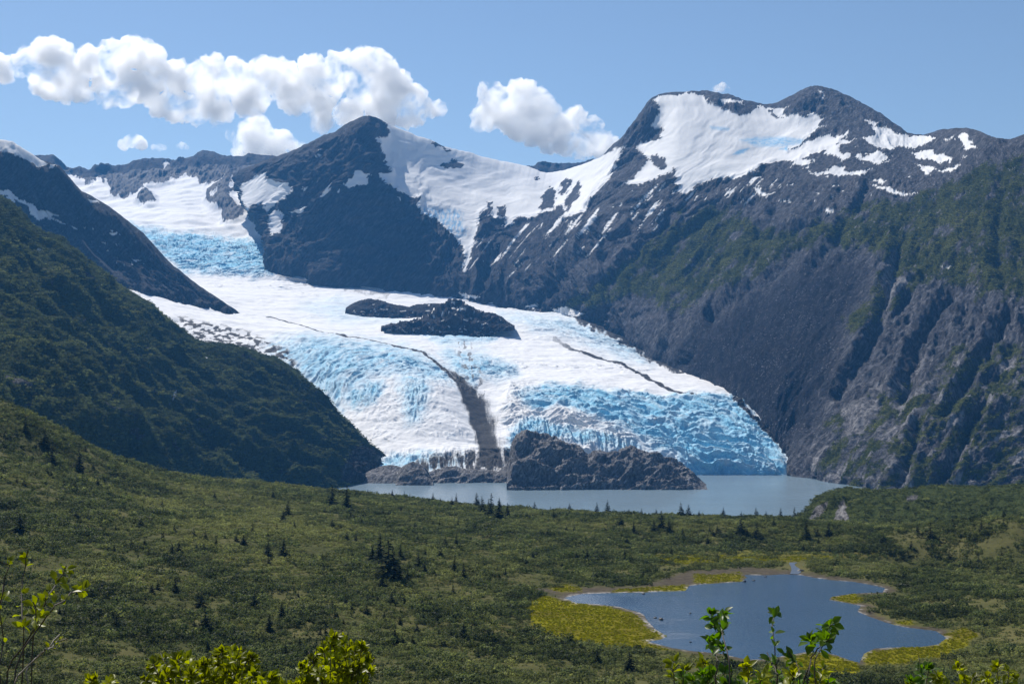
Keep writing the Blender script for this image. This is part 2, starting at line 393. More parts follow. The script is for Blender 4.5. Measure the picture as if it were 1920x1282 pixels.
# snow outlines (what is snow stays snow wherever the sun stands)
SNOW = [
 [(713, 222), (725, 232), (730, 247), (727, 256), (699, 258), (716, 272), (714, 280), (722, 300), (735, 325), (709, 326), (728, 345), (752, 362), (775, 372), (788, 366), (783, 380), (790, 400), (812, 408), (835, 428), (850, 445), (862, 452), (872, 480), (868, 508), (876, 505), (886, 470), (893, 440), (900, 400), (912, 392), (925, 405), (930, 408), (948, 412), (942, 428), (965, 412), (985, 405), (1005, 405), (1012, 400), (1040, 392), (1050, 385), (1060, 395), (1050, 412), (1080, 400), (1100, 398), (1098, 385), (1120, 355), (1145, 330), (1155, 310), (1160, 295), (1170, 270), (1150, 283), (1130, 290), (1110, 296), (1080, 300), (1050, 305), (1010, 300), (985, 300), (930, 285), (880, 265), (820, 250), (760, 240), (735, 220)],
 [(1227, 185), (1250, 177), (1300, 174), (1320, 179), (1328, 190), (1350, 200), (1355, 206), (1365, 206), (1385, 213), (1400, 213), (1415, 207), (1420, 197), (1430, 199), (1450, 204), (1470, 200), (1477, 196), (1465, 212), (1480, 219), (1500, 215), (1525, 213), (1540, 222), (1535, 235), (1547, 235), (1530, 243), (1515, 256), (1490, 275), (1478, 283), (1500, 272), (1530, 260), (1557, 248), (1565, 258), (1590, 245), (1592, 250), (1575, 262), (1608, 260), (1580, 270), (1550, 280), (1530, 287), (1515, 292), (1500, 299), (1527, 302), (1515, 310), (1480, 312), (1490, 302), (1450, 303), (1430, 310), (1410, 320), (1390, 332), (1360, 335), (1345, 330), (1330, 338), (1310, 345), (1290, 358), (1260, 363), (1275, 350), (1265, 345), (1272, 335), (1260, 330), (1268, 318), (1240, 330), (1225, 338), (1200, 345), (1172, 343), (1190, 328), (1212, 306), (1216, 298), (1192, 277), (1195, 270), (1218, 265), (1240, 260), (1242, 240), (1220, 238), (1228, 228), (1228, 220), (1240, 212), (1238, 200)],
 [(1350, 187), (1365, 185), (1385, 187), (1395, 192), (1390, 198), (1378, 192), (1355, 193)], [(1533, 168), (1540, 170), (1543, 187), (1538, 186)],
 [(1618, 223), (1640, 227), (1647, 232), (1640, 235), (1622, 228)],
 [(1636, 236), (1660, 238), (1680, 248), (1700, 254), (1740, 256), (1758, 258), (1745, 265), (1720, 276), (1705, 280), (1690, 275), (1665, 283), (1650, 280), (1640, 275), (1625, 268), (1616, 257), (1640, 255), (1645, 250)],
 [(1604, 293), (1625, 290), (1650, 283), (1662, 290), (1668, 300), (1650, 306), (1640, 307), (1625, 300), (1612, 297)],
 [(1708, 288), (1730, 282), (1750, 282), (1755, 288), (1770, 292), (1790, 297), (1775, 302), (1755, 307), (1748, 297), (1730, 297), (1715, 298)],
 [(1715, 306), (1735, 310), (1758, 318), (1735, 326), (1725, 315)], [(1758, 320), (1780, 313), (1805, 309), (1790, 318), (1765, 324)],
 [(1770, 262), (1790, 254), (1788, 260), (1775, 264)], [(1798, 253), (1815, 250), (1825, 262), (1828, 270), (1815, 272), (1832, 278), (1810, 283), (1805, 270)],
 [(1511, 319), (1530, 324), (1555, 319), (1560, 312), (1585, 312), (1582, 322), (1600, 321), (1635, 319), (1620, 326), (1585, 330), (1570, 332), (1550, 326), (1525, 329)],
 [(1630, 340), (1648, 336), (1662, 340), (1650, 344)], [(1632, 346), (1660, 351), (1675, 350), (1685, 359), (1722, 362), (1700, 366), (1675, 364), (1660, 356), (1640, 351)],
 [(1545, 275), (1570, 272), (1575, 282), (1590, 290), (1580, 302), (1568, 292), (1550, 290)],
 [(1398, 347), (1412, 330), (1427, 332), (1410, 342)], [(1410, 350), (1425, 352), (1430, 361), (1457, 361), (1432, 368), (1418, 359)], [(1463, 377), (1480, 374), (1482, 380)],
 [(1545, 391), (1560, 390), (1562, 397), (1552, 397)], [(1765, 498), (1780, 497), (1776, 503)], [(1893, 318), (1906, 311), (1900, 318)],
 [(640, 349), (655, 335), (675, 319), (691, 327), (688, 346), (650, 352)], [(598, 369), (610, 355), (625, 341), (615, 361), (603, 370)], [(628, 360), (636, 352), (634, 362)], [(543, 397), (570, 387), (576, 389), (555, 400)], [(586, 292), (600, 282), (592, 294)], [(566, 354), (580, 350), (572, 358)], [(748, 362), (753, 372), (748, 375)],
 [(453, 345), (470, 335), (500, 325), (498, 336), (520, 340), (545, 345), (546, 353), (532, 362), (518, 372), (500, 386), (480, 384), (462, 392), (456, 385), (450, 365)], [(503, 402), (516, 394), (530, 398), (530, 415), (522, 436), (507, 440)], [(505, 372), (530, 362), (545, 352), (546, 358), (525, 378), (500, 396), (492, 394)],
 [(1030, 582), (1060, 575), (1085, 583), (1095, 592), (1060, 592)], [(860, 548), (900, 556), (895, 562), (870, 560)], [(985, 574), (1010, 570), (1000, 580)],
]
ROCKHOLE = [[(806, 262), (820, 267), (846, 283), (835, 281), (815, 276)], [(829, 308), (840, 303), (850, 300), (867, 308), (865, 314), (835, 316)], [(1012, 368), (1035, 350), (1043, 358), (1038, 387), (1013, 394)], [(1050, 345), (1070, 334), (1073, 340), (1055, 366), (1049, 361)], [(1085, 339), (1091, 348), (1081, 372), (1060, 396), (1063, 375), (1075, 355)], [(999, 336), (1009, 331), (1006, 339)], [(1217, 292), (1230, 290), (1235, 300), (1245, 293), (1248, 310), (1240, 315), (1225, 308)], [(1440, 205), (1450, 206), (1455, 219), (1470, 222), (1448, 221)], [(917, 378), (924, 380), (922, 400), (915, 402)], [(932, 388), (948, 382), (946, 410), (935, 405)]]
# relief
calm = np.maximum.reduce([soft(u0, v0, SNOW[k_], 10) for k_ in (0, 1)] + [soft(u0, v0, pl, 12) for pl in SNOW if pl[0] in ((453, 345), (503, 402), (640, 349))])
calm = 1 - 0.85 * np.maximum(calm, 0.75 * soft(u0, v0, [(1480, 300), (1560, 265), (1610, 235), (1660, 225), (1840, 240), (1850, 290), (1760, 330), (1640, 340), (1500, 345)], 14))
screez = soft(u0, v0, [(1240, 690), (1300, 620), (1400, 560), (1500, 500), (1600, 480), (1640, 520), (1580, 640), (1560, 740), (1500, 830), (1460, 850), (1400, 760)], 45)
facez = soft(u0, v0, [(520, 500), (560, 420), (600, 370), (690, 350), (760, 380), (780, 460), (750, 530), (640, 520)], 40)
wq = 60 * fbm(p / 260, q / 260, 3, 3); pq = p + 0.55 * q + wq
leftw = 1 - 0.8 * sstep(1300, 1560, u0)
ribs = fbm(pq / 250, q / 1100, 3, 0, 0.45, True); ribs2 = fbm(pq / 85, q / 480, 4, 2, 0.5, True)
crag = fbm((p + 0.3 * q) / 150, q / 190, 5, 1, 0.55, True)
blobs = fbm(p / 130, q / 150, 5, 1, 0.5); fine = fbm(p / 22, q / 30, 4, 3, 0.6)
disp = calm * ((26 * ribs + 6 * ribs2) * leftw * (1 - 0.55 * screez) * (1 - 0.45 * facez) + (10 * blobs + 17 * (1 - leftw) * crag) * (1 - 0.55 * screez) + 2.8 * fine * (1 - 0.4 * screez) + 1.5 * fbm(p / 7, q / 7, 3, 1, 0.6))
GULLY = [[(1500, 470), (1440, 528), (1380, 558), (1330, 600), (1285, 680)], [(1705, 560), (1640, 640), (1600, 700), (1570, 745)], [(1690, 450), (1662, 560), (1640, 625)], [(1880, 330), (1868, 440), (1882, 545)], [(1842, 760), (1800, 840), (1760, 915)], [(1722, 800), (1690, 905)], [(1255, 420), (1150, 520), (1085, 582)], [(1120, 440), (1060, 520), (1010, 572)], [(1205, 470), (1140, 550), (1130, 605)], [(1570, 400), (1480, 442), (1415, 452)], [(1420, 380), (1340, 400), (1280, 440)], [(1780, 560), (1720, 650), (1690, 740)], [(1640, 330), (1600, 400), (1520, 520)], [(930, 470), (905, 540)], [(1890, 600), (1830, 690), (1770, 780)]]
gw = 5 * fbm(u0 / 30, v0 / 30, 4, 0, 0.6)
for k_, gl_ in enumerate(GULLY):
    d_ = dist_poly(u0 + gw, v0 + 1.3 * gw, gl_)
    disp += calm * (-(16 + 5 * (k_ % 3)) * np.exp(-(d_ / 9.0) ** 2) + 7 * np.exp(-((d_ - 22) / 10.0) ** 2))
disp += (1 - calm) * (6 * fbm(p / 420, q / 210, 2, 2, 0.4))
nearr = sstep(0, 25, v0 - v0[rr][None, :])
disp *= 0.25 + 0.75 * nearr
disp[:rr] *= 0.3
G = G + N * disp[..., None]
G = fit_ridge(G, rr, SKY_R, 70, 1.3, 3)
u, v = UV(G); u0, v0 = u, v
ju = u0 + 9 * fbm(u0 / 30, v0 / 30, 5, 0, 0.65) + 5 * fbm((u0 + 0.85 * v0) / 9, (0.6 * u0 - v0) / 45, 3, 1, 0.6); jv = v0 + 7 * fbm(u0 / 28, v0 / 28, 5, 2, 0.65)
snow = anyin(ju, jv, SNOW) & ~anyin(ju, jv, ROCKHOLE)
# streaky snow in the lower ribs' gullies, with glints painted as snow too
strat = (u0 + v0 * 0.85)                         # ribs run from upper right to lower left
alongd = (u0 * 0.6 - v0)
streak = fbm(strat / 17, alongd / 130, 4, 1, 0.6)
reg = soft(u0, v0, [(870, 420), (1000, 400), (1110, 395), (1200, 350), (1262, 352), (1330, 345), (1420, 330), (1480, 345), (1420, 372), (1260, 400), (1180, 440), (1080, 490), (960, 520), (890, 500)], 26)
snowglint = (streak > 0.62 - 0.42 * reg * sstep(560, 380, v0)) & (reg > 0.15)
snow = snow | snowglint
patch = (fbm(u0 / 26, v0 / 11, 4, 3, 0.6) > 0.60) & inside(u0, v0, [(1400, 330), (1500, 280), (1620, 260), (1800, 270), (1840, 300), (1700, 350), (1560, 385), (1420, 365)])
snow = snow | patch
below = np.arange(len(sn))[:, None] > rr - 3
snow = snow & below
snowf = snow.astype(float)
vegz = np.maximum.reduce([
 soft(u, v, [(1050, 575), (1120, 510), (1180, 480), (1230, 430), (1290, 395), (1330, 378), (1400, 400), (1490, 430), (1510, 460), (1440, 510), (1350, 545), (1290, 585), (1230, 570), (1180, 560), (1110, 590)], 28),
 soft(u, v, [(1470, 440), (1560, 400), (1640, 375), (1750, 350), (1840, 300), (2400, 250), (2400, 640), (1890, 560), (1750, 530), (1650, 600), (1590, 640), (1580, 600), (1660, 500), (1620, 470), (1500, 465)], 28),
 0.75 * soft(u, v, [(1540, 780), (1640, 730), (1720, 700), (1800, 640), (2400, 590), (2400, 930), (1560, 930), (1530, 880)], 25)])
vn = fbm((u + 0.8 * v) / 40, (v - 0.3 * u) / 70, 6, 2, 0.68)
veg = np.clip(vegz * 1.15 + 1.1 * vn - 0.38, 0, 1) * (vegz > 0.02)
palez = np.maximum.reduce([
 soft(u, v, [(1470, 890), (1530, 800), (1570, 735), (1640, 700), (1740, 660), (1850, 620), (2400, 600), (2400, 930), (1480, 930)], 20) * sstep(0.10, 0.38, fbm((p + 0.4 * q) / 70, q / 110, 5, 3, 0.6)),
 soft(u, v, [(1650, 530), (1668, 480), (1688, 450), (1680, 480), (1675, 520), (1700, 515), (1722, 505), (1700, 535), (1672, 560), (1655, 620), (1660, 560)], 7),
 0.8 * soft(u, v, [(1575, 800), (1590, 760), (1640, 735), (1660, 760), (1620, 800), (1590, 820)], 12),
 0.55 * soft(u, v, [(900, 470), (1000, 420), (1150, 400), (1260, 370), (1300, 380), (1180, 470), (1080, 540), (960, 570), (900, 540)], 25) * sstep(0.25, 0.6, streak),
 0.75 * sstep(0.34, 0.62, fbm(strat / 7, alongd / 42, 4, 3, 0.62)) * sstep(820, 960, u) * (1 - sstep(1500, 1640, u) * sstep(560, 700, v)), 0.7 * sstep(0.45, 0.62, fbm(u / 7, v / 7, 3, 2, 0.6)) * sstep(1330, 1450, u),
 0.8 * sstep(0.5, 0.66, fine) * sstep(500, 1200, u) * 0.5]) * (1 - 0.65 * screez * (u < 1640))  # streak and speck terms paint sunlit facets and sparkle as paler rock
veg = veg * (1 - 0.85 * sstep(0.3, 0.8, palez))
icez = np.maximum.reduce([soft(ju, v, [(1385, 262), (1420, 257), (1470, 257), (1508, 262), (1500, 270), (1460, 275), (1420, 275)], 4) * (0.45 + 0.5 * sstep(-0.4, 0.3, fbm(u / 16, v / 3.5, 3, 1))), soft(ju, v, [(1374, 290), (1390, 280), (1402, 278), (1390, 290)], 2), soft(ju, v, [(1463, 280), (1475, 272), (1478, 284)], 2), 0.6 * soft(ju, v, [(1330, 236), (1370, 240), (1365, 246), (1335, 243)], 2),
 0.9 * soft(ju, v, [(785, 388), (830, 390), (866, 394), (872, 442), (850, 446), (830, 424), (800, 408)], 5) * sstep(-0.3, 0.25, fbm(u / 7, v / 16, 3, 2, 0.6))]) * snowf
A = {"ice": icez, "snow": snowf, "veg": veg, "pale": palez, "scree": screez * (1 - veg)}
MTG, MTV, MTR, MTS = G, veg, rr, snowf
cut = int(np.argmin(np.abs(tn - (t[10] * 0.5 + t[11] * 0.5))))
sl = lambda a, c0, c1: a[:, c0:c1]
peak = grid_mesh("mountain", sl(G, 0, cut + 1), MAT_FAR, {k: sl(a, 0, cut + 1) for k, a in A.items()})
tag(peak, "dark pyramid peak with a shaded face and snow saddle above the glacier", kind="structure")
rmt = grid_mesh("mountain", sl(G, cut, G.shape[1]), MAT_RIGHT, {k: sl(a, cut, G.shape[1]) for k, a in A.items()})
tag(rmt, "long right hand mountain with an icefield under its summit and green slopes", kind="structure")

# -- left-hand mountain (behind) and the green hill in front of it
COLS = [
 [(-300, 150, 4400), (-300, 320, 4150), (-300, 480, 3850)], [(-80, 225, 4200), (-80, 345, 4010), (-80, 480, 3780)],
 [(0, 262, 4080), (0, 358, 3960), (0, 490, 3745)], [(40, 285, 4050), (50, 378, 3940), (60, 505, 3735)], [(85, 308, 4020), (100, 412, 3915), (120, 520, 3725)],
 [(130, 335, 3990), (150, 440, 3885), (180, 532, 3715)], [(180, 375, 3955), (200, 462, 3860), (240, 543, 3705)], [(235, 412, 3920), (250, 490, 3830), (300, 557, 3700)],
 [(300, 472, 3870), (310, 522, 3800), (350, 567, 3695)], [(350, 525, 3835), (360, 552, 3780), (390, 576, 3692)], [(400, 560, 3780), (405, 572, 3740), (420, 584, 3690)], [(450, 586, 3725), (452, 592, 3705), (455, 600, 3680)], [(500, 640, 3700), (500, 650, 3690), (500, 660, 3660)]]
C = with_back(build_net(COLS), (60, -60), (420, -420), (-50, -130))
G, sn, tn, s, t = net(C, 1.6); p, q = arcs(G); rr = ridge_row(sn, s); N = normals(G); u0, v0 = UV(G)
pq = p - 0.5 * q
disp = 20 * fbm(pq / 240, q / 600, 3, 1, 0.45, True) + 6 * fbm(pq / 80, q / 240, 4, 0, 0.5, True) + 9 * fbm(p / 110, q / 110, 4, 2, 0.5) + 1.6 * fbm(p / 20, q / 20, 3, 3)
disp *= 0.2 + 0.8 * sstep(0, 30, v0 - v0[rr][None, :]); disp[:rr] *= 0.2
G = G + N * disp[..., None]
G = fit_ridge(G, rr, [(-300, 160), (-80, 225), (0, 262), (25, 266), (40, 276), (60, 289), (78, 301), (95, 306), (110, 312), (125, 328), (140, 345), (152, 358), (170, 366), (195, 381), (215, 394), (232, 408), (250, 422), (268, 436), (285, 455), (300, 472), (325, 498), (350, 518), (375, 537), (400, 553), (425, 570), (443, 581), (452, 590)], 60, 1.0, 4)
u, v = UV(G); ju = u + 6 * fbm(u / 25, v / 25, 3, 0); jv = v + 5 * fbm(u / 22, v / 22, 3, 2)
snow = anyin(ju, jv, [[(-10, 250), (25, 258), (60, 280), (88, 308), (72, 313), (50, 300), (22, 288), (-10, 282)], [(-5, 352), (20, 360), (60, 385), (85, 398), (112, 402), (95, 407), (127, 421), (105, 416), (85, 408), (70, 412), (55, 402), (53, 388), (30, 372), (-5, 362)], [(10, 370), (25, 365), (30, 382), (18, 376)], [(133, 424), (153, 431), (140, 430)], [(203, 439), (217, 433), (215, 442)], [(75, 436), (85, 441), (80, 442)], [(193, 452), (201, 455), (198, 458)], [(214, 455), (220, 460), (213, 460)], [(165, 370), (180, 375), (188, 382), (172, 378)], [(93, 310), (105, 312), (95, 317)], [(60, 305), (72, 308), (68, 314)], [(245, 484), (263, 490), (255, 490)]])  # the topmost patch paints summit mist in the snow colour
snow |= (fbm(u / 14, v / 9, 3, 1) > 0.72) & inside(u, v, [(140, 420), (220, 425), (290, 480), (270, 510), (180, 480)])
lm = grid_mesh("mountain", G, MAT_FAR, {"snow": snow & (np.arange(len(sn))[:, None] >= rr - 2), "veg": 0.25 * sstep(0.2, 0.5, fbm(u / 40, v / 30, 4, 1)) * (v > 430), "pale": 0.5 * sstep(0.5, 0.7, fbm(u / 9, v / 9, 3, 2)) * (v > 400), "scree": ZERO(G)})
tag(lm, "shaded left hand mountain with snow patches running down to the ice", kind="structure")

COLS = [
 [(-420, 180, 2500), (-420, 440, 2000), (-420, 780, 1300)], [(-250, 250, 2500), (-250, 480, 2000), (-250, 775, 1400)], [(-100, 310, 2500), (-100, 520, 2000), (-100, 770, 1450)], [(0, 362, 2500), (0, 560, 2020), (0, 775, 1500)], [(60, 418, 2530), (70, 590, 2080), (90, 795, 1600)],
 [(125, 446, 2560), (140, 620, 2150), (180, 830, 1750)], [(185, 500, 2620), (210, 660, 2230), (270, 868, 1900)], [(235, 540, 2680), (280, 700, 2300), (360, 895, 2000)], [(300, 583, 2720), (350, 730, 2360), (430, 905, 2080)],
 [(370, 635, 2750), (420, 750, 2400), (500, 909, 2150)], [(450, 652, 2740), (490, 770, 2430), (560, 909, 2200)], [(525, 673, 2700), (560, 790, 2450), (620, 908, 2270)], [(570, 718, 2660), (610, 810, 2470), (670, 905, 2350)],
 [(640, 785, 2610), (670, 840, 2500), (705, 901, 2430)], [(700, 838, 2560), (715, 868, 2520), (725, 899, 2480)], [(748, 880, 2520), (750, 890, 2510), (752, 901, 2500)], [(775, 915, 2510), (776, 918, 2505), (778, 922, 2500)]]
C = with_back(build_net(COLS), (60, -50), (350, -330), (-60, -60))
G, sn, tn, s, t = net(C, 1.6); p, q = arcs(G); rr = ridge_row(sn, s); N = normals(G); u0, v0 = UV(G)
pq = p - 0.9 * q
pq = pq + 50 * fbm(p / 220, q / 220, 3, 3)
ribs = fbm(pq / 230, q / 700, 3, 2, 0.45, True); knob = fbm(p / 170, q / 130, 4, 1, 0.45, True)
amp = np.interp(u0, [600, 760], [1.0, 0.3])
disp = amp * (24 * ribs + 16 * knob + 4 * fbm(pq / 70, q / 110, 4, 0, 0.5, True)) + 2.6 * fbm(p / 24, q / 24, 4, 3, 0.6) + 0.9 * fbm(p / 6, q / 6, 2, 0)
disp *= 0.2 + 0.8 * sstep(0, 35, v0 - v0[rr][None, :]); disp[:rr] *= 0.2
G = G + N * disp[..., None]
G = fit_ridge(G, rr, [(-420, 190), (-100, 320), (0, 366), (25, 380), (48, 402), (60, 418), (80, 432), (98, 441), (118, 444), (130, 458), (150, 470), (165, 488), (185, 500), (205, 517), (225, 533), (250, 549), (285, 568), (300, 585), (325, 603), (345, 618), (365, 635), (390, 643), (430, 645), (455, 652), (490, 664), (515, 668), (530, 676), (550, 690), (570, 710), (590, 726), (610, 748), (625, 765), (650, 790), (670, 812), (690, 830), (710, 842), (730, 858), (742, 868), (752, 882), (775, 912)], 60, 1.4, 5)
u, v = UV(G)
bare = soft(u, v, [(640, 880), (660, 840), (680, 830), (760, 870), (760, 910), (640, 905)], 15)
veg = np.clip(0.95 - bare - 0.9 * sstep(0.35, 0.6, fbm(pq / 45, q / 60, 4, 3, 0.6)) + 0.1, 0, 1)
pale = np.maximum(0.5 * bare * sstep(0.1, 0.4, fbm(p / 20, q / 20, 3, 1)), 0.75 * sstep(0.6, 0.75, fbm(pq / 22, q / 45, 4, 0, 0.6)) * (v > 560))
snow = anyin(u + 3 * fbm(u / 9, v / 9, 3, 1), v, [[(66, 465), (79, 471), (72, 472)], [(378, 636), (392, 644), (384, 643)], [(383, 668), (392, 670), (388, 673)], [(325, 733), (332, 731), (326, 750)]])
HILLG, HILLV, HILLR = G, veg, rr
hill = grid_mesh("hill", G, MAT_HILL, {"snow": snow, "veg": veg, "pale": pale, "scree": bare * 0.5})
tag(hill, "dark green hillside on the left with knobbly ribs, falling to the lake", kind="structure")

# ------------------------------------------------------------------ glacier
ROWS = [
 [(20, 338, 6900), (110, 327, 6720), (170, 334, 6660), (230, 326, 6620), (300, 318, 6580), (380, 316, 6540), (470, 312, 6400), (540, 318, 6150), (600, 335, 5800)],
 [(60, 395, 6050), (150, 385, 6000), (220, 395, 5950), (300, 390, 5900), (400, 395, 5800), (480, 395, 5600), (560, 405, 5250)],
 [(100, 425, 5500), (180, 422, 5480), (260, 425, 5450), (340, 432, 5400), (420, 442, 5350), (500, 452, 5200), (560, 462, 4950)],
 [(180, 480, 5000), (260, 485, 4980), (340, 480, 5000), (420, 480, 5000), (500, 485, 4920), (570, 500, 4700)],
 [(200, 510, 4700), (280, 512, 4690), (350, 512, 4700), (420, 514, 4670), (500, 517, 4620), (560, 522, 4560), (640, 532, 4520), (720, 548, 4480), (800, 552, 4450)],
 [(150, 520, 4250), (300, 540, 4300), (450, 540, 4350), (600, 545, 4420), (720, 552, 4400), (850, 563, 4360), (950, 576, 4300), (1060, 586, 4180), (1150, 600, 4150)],
 [(40, 490, 3720), (150, 520, 3700), (240, 543, 3690), (350, 570, 3690), (455, 588, 3700), (600, 595, 3780), (750, 597, 3850), (900, 598, 3850), (1050, 605, 3850), (1150, 628, 3800), (1240, 655, 3800)],
 [(100, 535, 3500), (250, 565, 3420), (400, 605, 3380), (540, 622, 3380), (650, 632, 3400), (780, 640, 3440), (900, 640, 3480), (1050, 642, 3520), (1180, 662, 3540), (1290, 690, 3500)],
 [(250, 600, 3250), (380, 635, 3180), (500, 660, 3120), (600, 668, 3090), (700, 672, 3080), (800, 678, 3100), (900, 684, 3150), (1020, 684, 3180), (1150, 690, 3200), (1270, 702, 3200), (1380, 722, 3180)],
 [(440, 690, 3020), (540, 712, 2950), (620, 722, 2900), (700, 722, 2870), (780, 718, 2870), (860, 722, 2910), (900, 735, 2940), (960, 725, 2950), (1060, 718, 2930), (1200, 728, 2920), (1330, 738, 2900), (1400, 752, 2870), (1480, 770, 2830)],
 [(540, 760, 2800), (620, 775, 2760), (700, 780, 2730), (780, 775, 2720), (855, 775, 2735), (905, 792, 2770), (950, 782, 2770), (1010, 768, 2760), (1100, 762, 2750), (1230, 775, 2740), (1360, 785, 2740), (1440, 800, 2720), (1520, 820, 2700)],
 [(620, 815, 2660), (690, 825, 2620), (760, 828, 2600), (830, 826, 2600), (890, 835, 2620), (940, 830, 2640), (1000, 812, 2660), (1080, 805, 2650), (1180, 815, 2630), (1290, 828, 2620), (1390, 835, 2620), (1455, 840, 2620), (1530, 850, 2600)],
 [(660, 862, 2540), (720, 857, 2530), (780, 856, 2520), (840, 858, 2515), (900, 862, 2510), (960, 856, 2545), (1010, 838, 2600), (1080, 836, 2590), (1170, 848, 2570), (1260, 856, 2560), (1330, 860, 2556), (1400, 872, 2548), (1465, 876, 2545), (1520, 880, 2550)],
 [(665, 905, 2400), (725, 903, 2390), (782, 903, 2380), (842, 903, 2380), (902, 904, 2380), (962, 900, 2420), (1012, 870, 2575), (1082, 868, 2565), (1172, 885, 2540), (1262, 892, 2535), (1332, 893, 2535), (1402, 894, 2530), (1467, 893, 2530), (1522, 892, 2540)]]
NC = 14
cr = []
for r_ in ROWS:
    a = np.array(r_, float); cr.append(pchip(np.linspace(0, 1, len(a)), W(a[:, 0], a[:, 1], a[:, 2]), np.linspace(0, 1, NC)))
last = cr[-1] + np.array([0, -4, 0]); last[:, 2] = -40
C = np.array(cr + [last])
G, sn, tn, s, t = net(C, 1.25)
u0, v0 = UV(G); N = normals(G)
X, Y = G[..., 0], G[..., 1]
BLUE = [
 ([(235, 420), (300, 434), (400, 444), (490, 452), (515, 470), (522, 500), (500, 516), (420, 513), (340, 508), (290, 470)], 9, 1.0),
 ([(500, 645), (580, 630), (680, 640), (770, 655), (840, 690), (850, 715), (800, 712), (740, 698), (700, 706), (650, 735), (640, 768), (600, 738), (560, 700), (520, 670)], 16, 0.9),
 ([(645, 745), (660, 728), (690, 712), (722, 716), (715, 745), (690, 762), (662, 766)], 9, 1.0),
 ([(745, 700), (800, 708), (806, 745), (785, 790), (765, 795), (755, 750)], 12, 0.85),
 ([(830, 655), (900, 662), (965, 690), (970, 702), (900, 708), (880, 735), (850, 705)], 14, 0.85),
 ([(970, 745), (1020, 722), (1080, 722), (1160, 734), (1250, 745), (1310, 738), (1390, 745), (1430, 790), (1470, 845), (1480, 895), (1280, 895), (1270, 856), (1230, 846), (1180, 812), (1120, 784), (1050, 758), (1000, 770)], 9, 1.0),
 ([(960, 812), (975, 790), (1010, 785), (1060, 800), (1130, 815), (1190, 828), (1215, 850), (1150, 846), (1080, 826), (1000, 822)], 8, 0.9),
 ([(740, 605), (830, 616), (900, 622), (960, 612), (900, 648), (840, 648)], 10, 0.75),
 ([(560, 575), (640, 562), (720, 580), (740, 600), (640, 602)], 16, 0.45),
 ([(940, 590), (1060, 598), (1130, 615), (1200, 650), (1220, 680), (1160, 668), (1080, 632), (990, 610)], 16, 0.6),
 ([(700, 862), (760, 850), (830, 850), (880, 860), (860, 885), (720, 885)], 8, 0.9), ([(955, 815), (968, 800), (975, 850), (950, 865)], 6, 0.9)]
zone = np.zeros_like(u0)
bj, bv = u0 + 14 * fbm(u0 / 40, v0 / 22, 4, 1, 0.6), v0 + 9 * fbm(u0 / 34, v0 / 20, 4, 2, 0.6)
for pl, wd, am in BLUE: zone = np.maximum(zone, am * soft(bj, bv, pl, wd * 1.4))
CREV = [([(480, 640), (800, 640), (900, 700), (830, 740), (820, 800), (720, 800), (640, 780), (560, 700)], 30, 0.4), ([(930, 600), (1120, 605), (1220, 680), (1100, 640), (1000, 620)], 20, 0.6), ([(700, 850), (960, 840), (960, 900), (680, 900)], 12, 1.0), ([(960, 720), (1060, 730), (1200, 820), (1200, 860), (960, 850), (940, 780)], 18, 0.9)]
crev = zone.copy()
for pl, wd, am in CREV: crev = np.maximum(crev, am * soft(u0, v0, pl, wd))
crev = np.maximum(crev, 0.34 * sstep(0.15, 0.5, fbm(X / 190, Y / 230, 4, 1)) * (v0 > 515) * sstep(0.05, 0.3, fbm(X / 60, Y / 80, 3, 2) + 0.25))
# crevasses lie across the flow, which bends: warp the coordinates
wx = X + 40 * fbm(X / 210, Y / 260, 3, 2); wy = Y + 45 * fbm(X / 190, Y / 240, 3, 3) + 0.35 * X * (u0 > 900) - 0.5 * X * (u0 <= 900) * (v0 > 600)
LC = W(770, 815, 2665)                              # the left lobe's crevasses run in arcs round its snout
lr = np.hypot(X - LC[0], (Y - LC[1]) * 0.45); lt = np.arctan2((Y - LC[1]) * 0.45, X - LC[0])
lob = sstep(920, 860, u0) * sstep(585, 640, v0)
ax = lt * 260 + 18 * fbm(X / 120, Y / 160, 3, 1); ay = lr * 1.5 + 22 * fbm(X / 110, Y / 160, 3, 0)
def flow(a_, b_, *k_): return fbm(wx / a_, wy / b_, *k_) * (1 - lob) + fbm(ax / a_, ay / b_, *k_) * lob
c1 = flow(95, 40, 3, 0, 0.55, True); c2 = flow(30, 16, 3, 1, 0.6, True); c3 = fbm(X / 9, Y / 9, 3, 2)
k1 = np.maximum(c1 - 0.12, -0.6)
vert = 0.0 * u0 + soft(u0, v0, BLUE[6][0], 14) + soft(u0, v0, BLUE[3][0], 14) + 0.7 * soft(u0, v0, BLUE[2][0], 12)
c4 = fbm(X / 16, Y / 110, 3, 3, 0.55, True)
k1 = k1 * (1 - np.clip(vert, 0, 1)) + np.clip(vert, 0, 1) * c4
disp = crev * (1 - 0.4 * sstep(960, 860, u0) * (v0 > 560)) * (10.5 * k1 + 4.0 * c2 + 0.9 * c3) + 4.5 * fbm(X / 140, Y / 90, 3, 0) * sstep(4800, 4600, Y) + (1 - crev) * 0.8 * fbm(X / 18, Y / 14, 3, 1) + 13 * fbm(X / 260, Y / 200, 3, 3) * sstep(4700, 5000, Y)
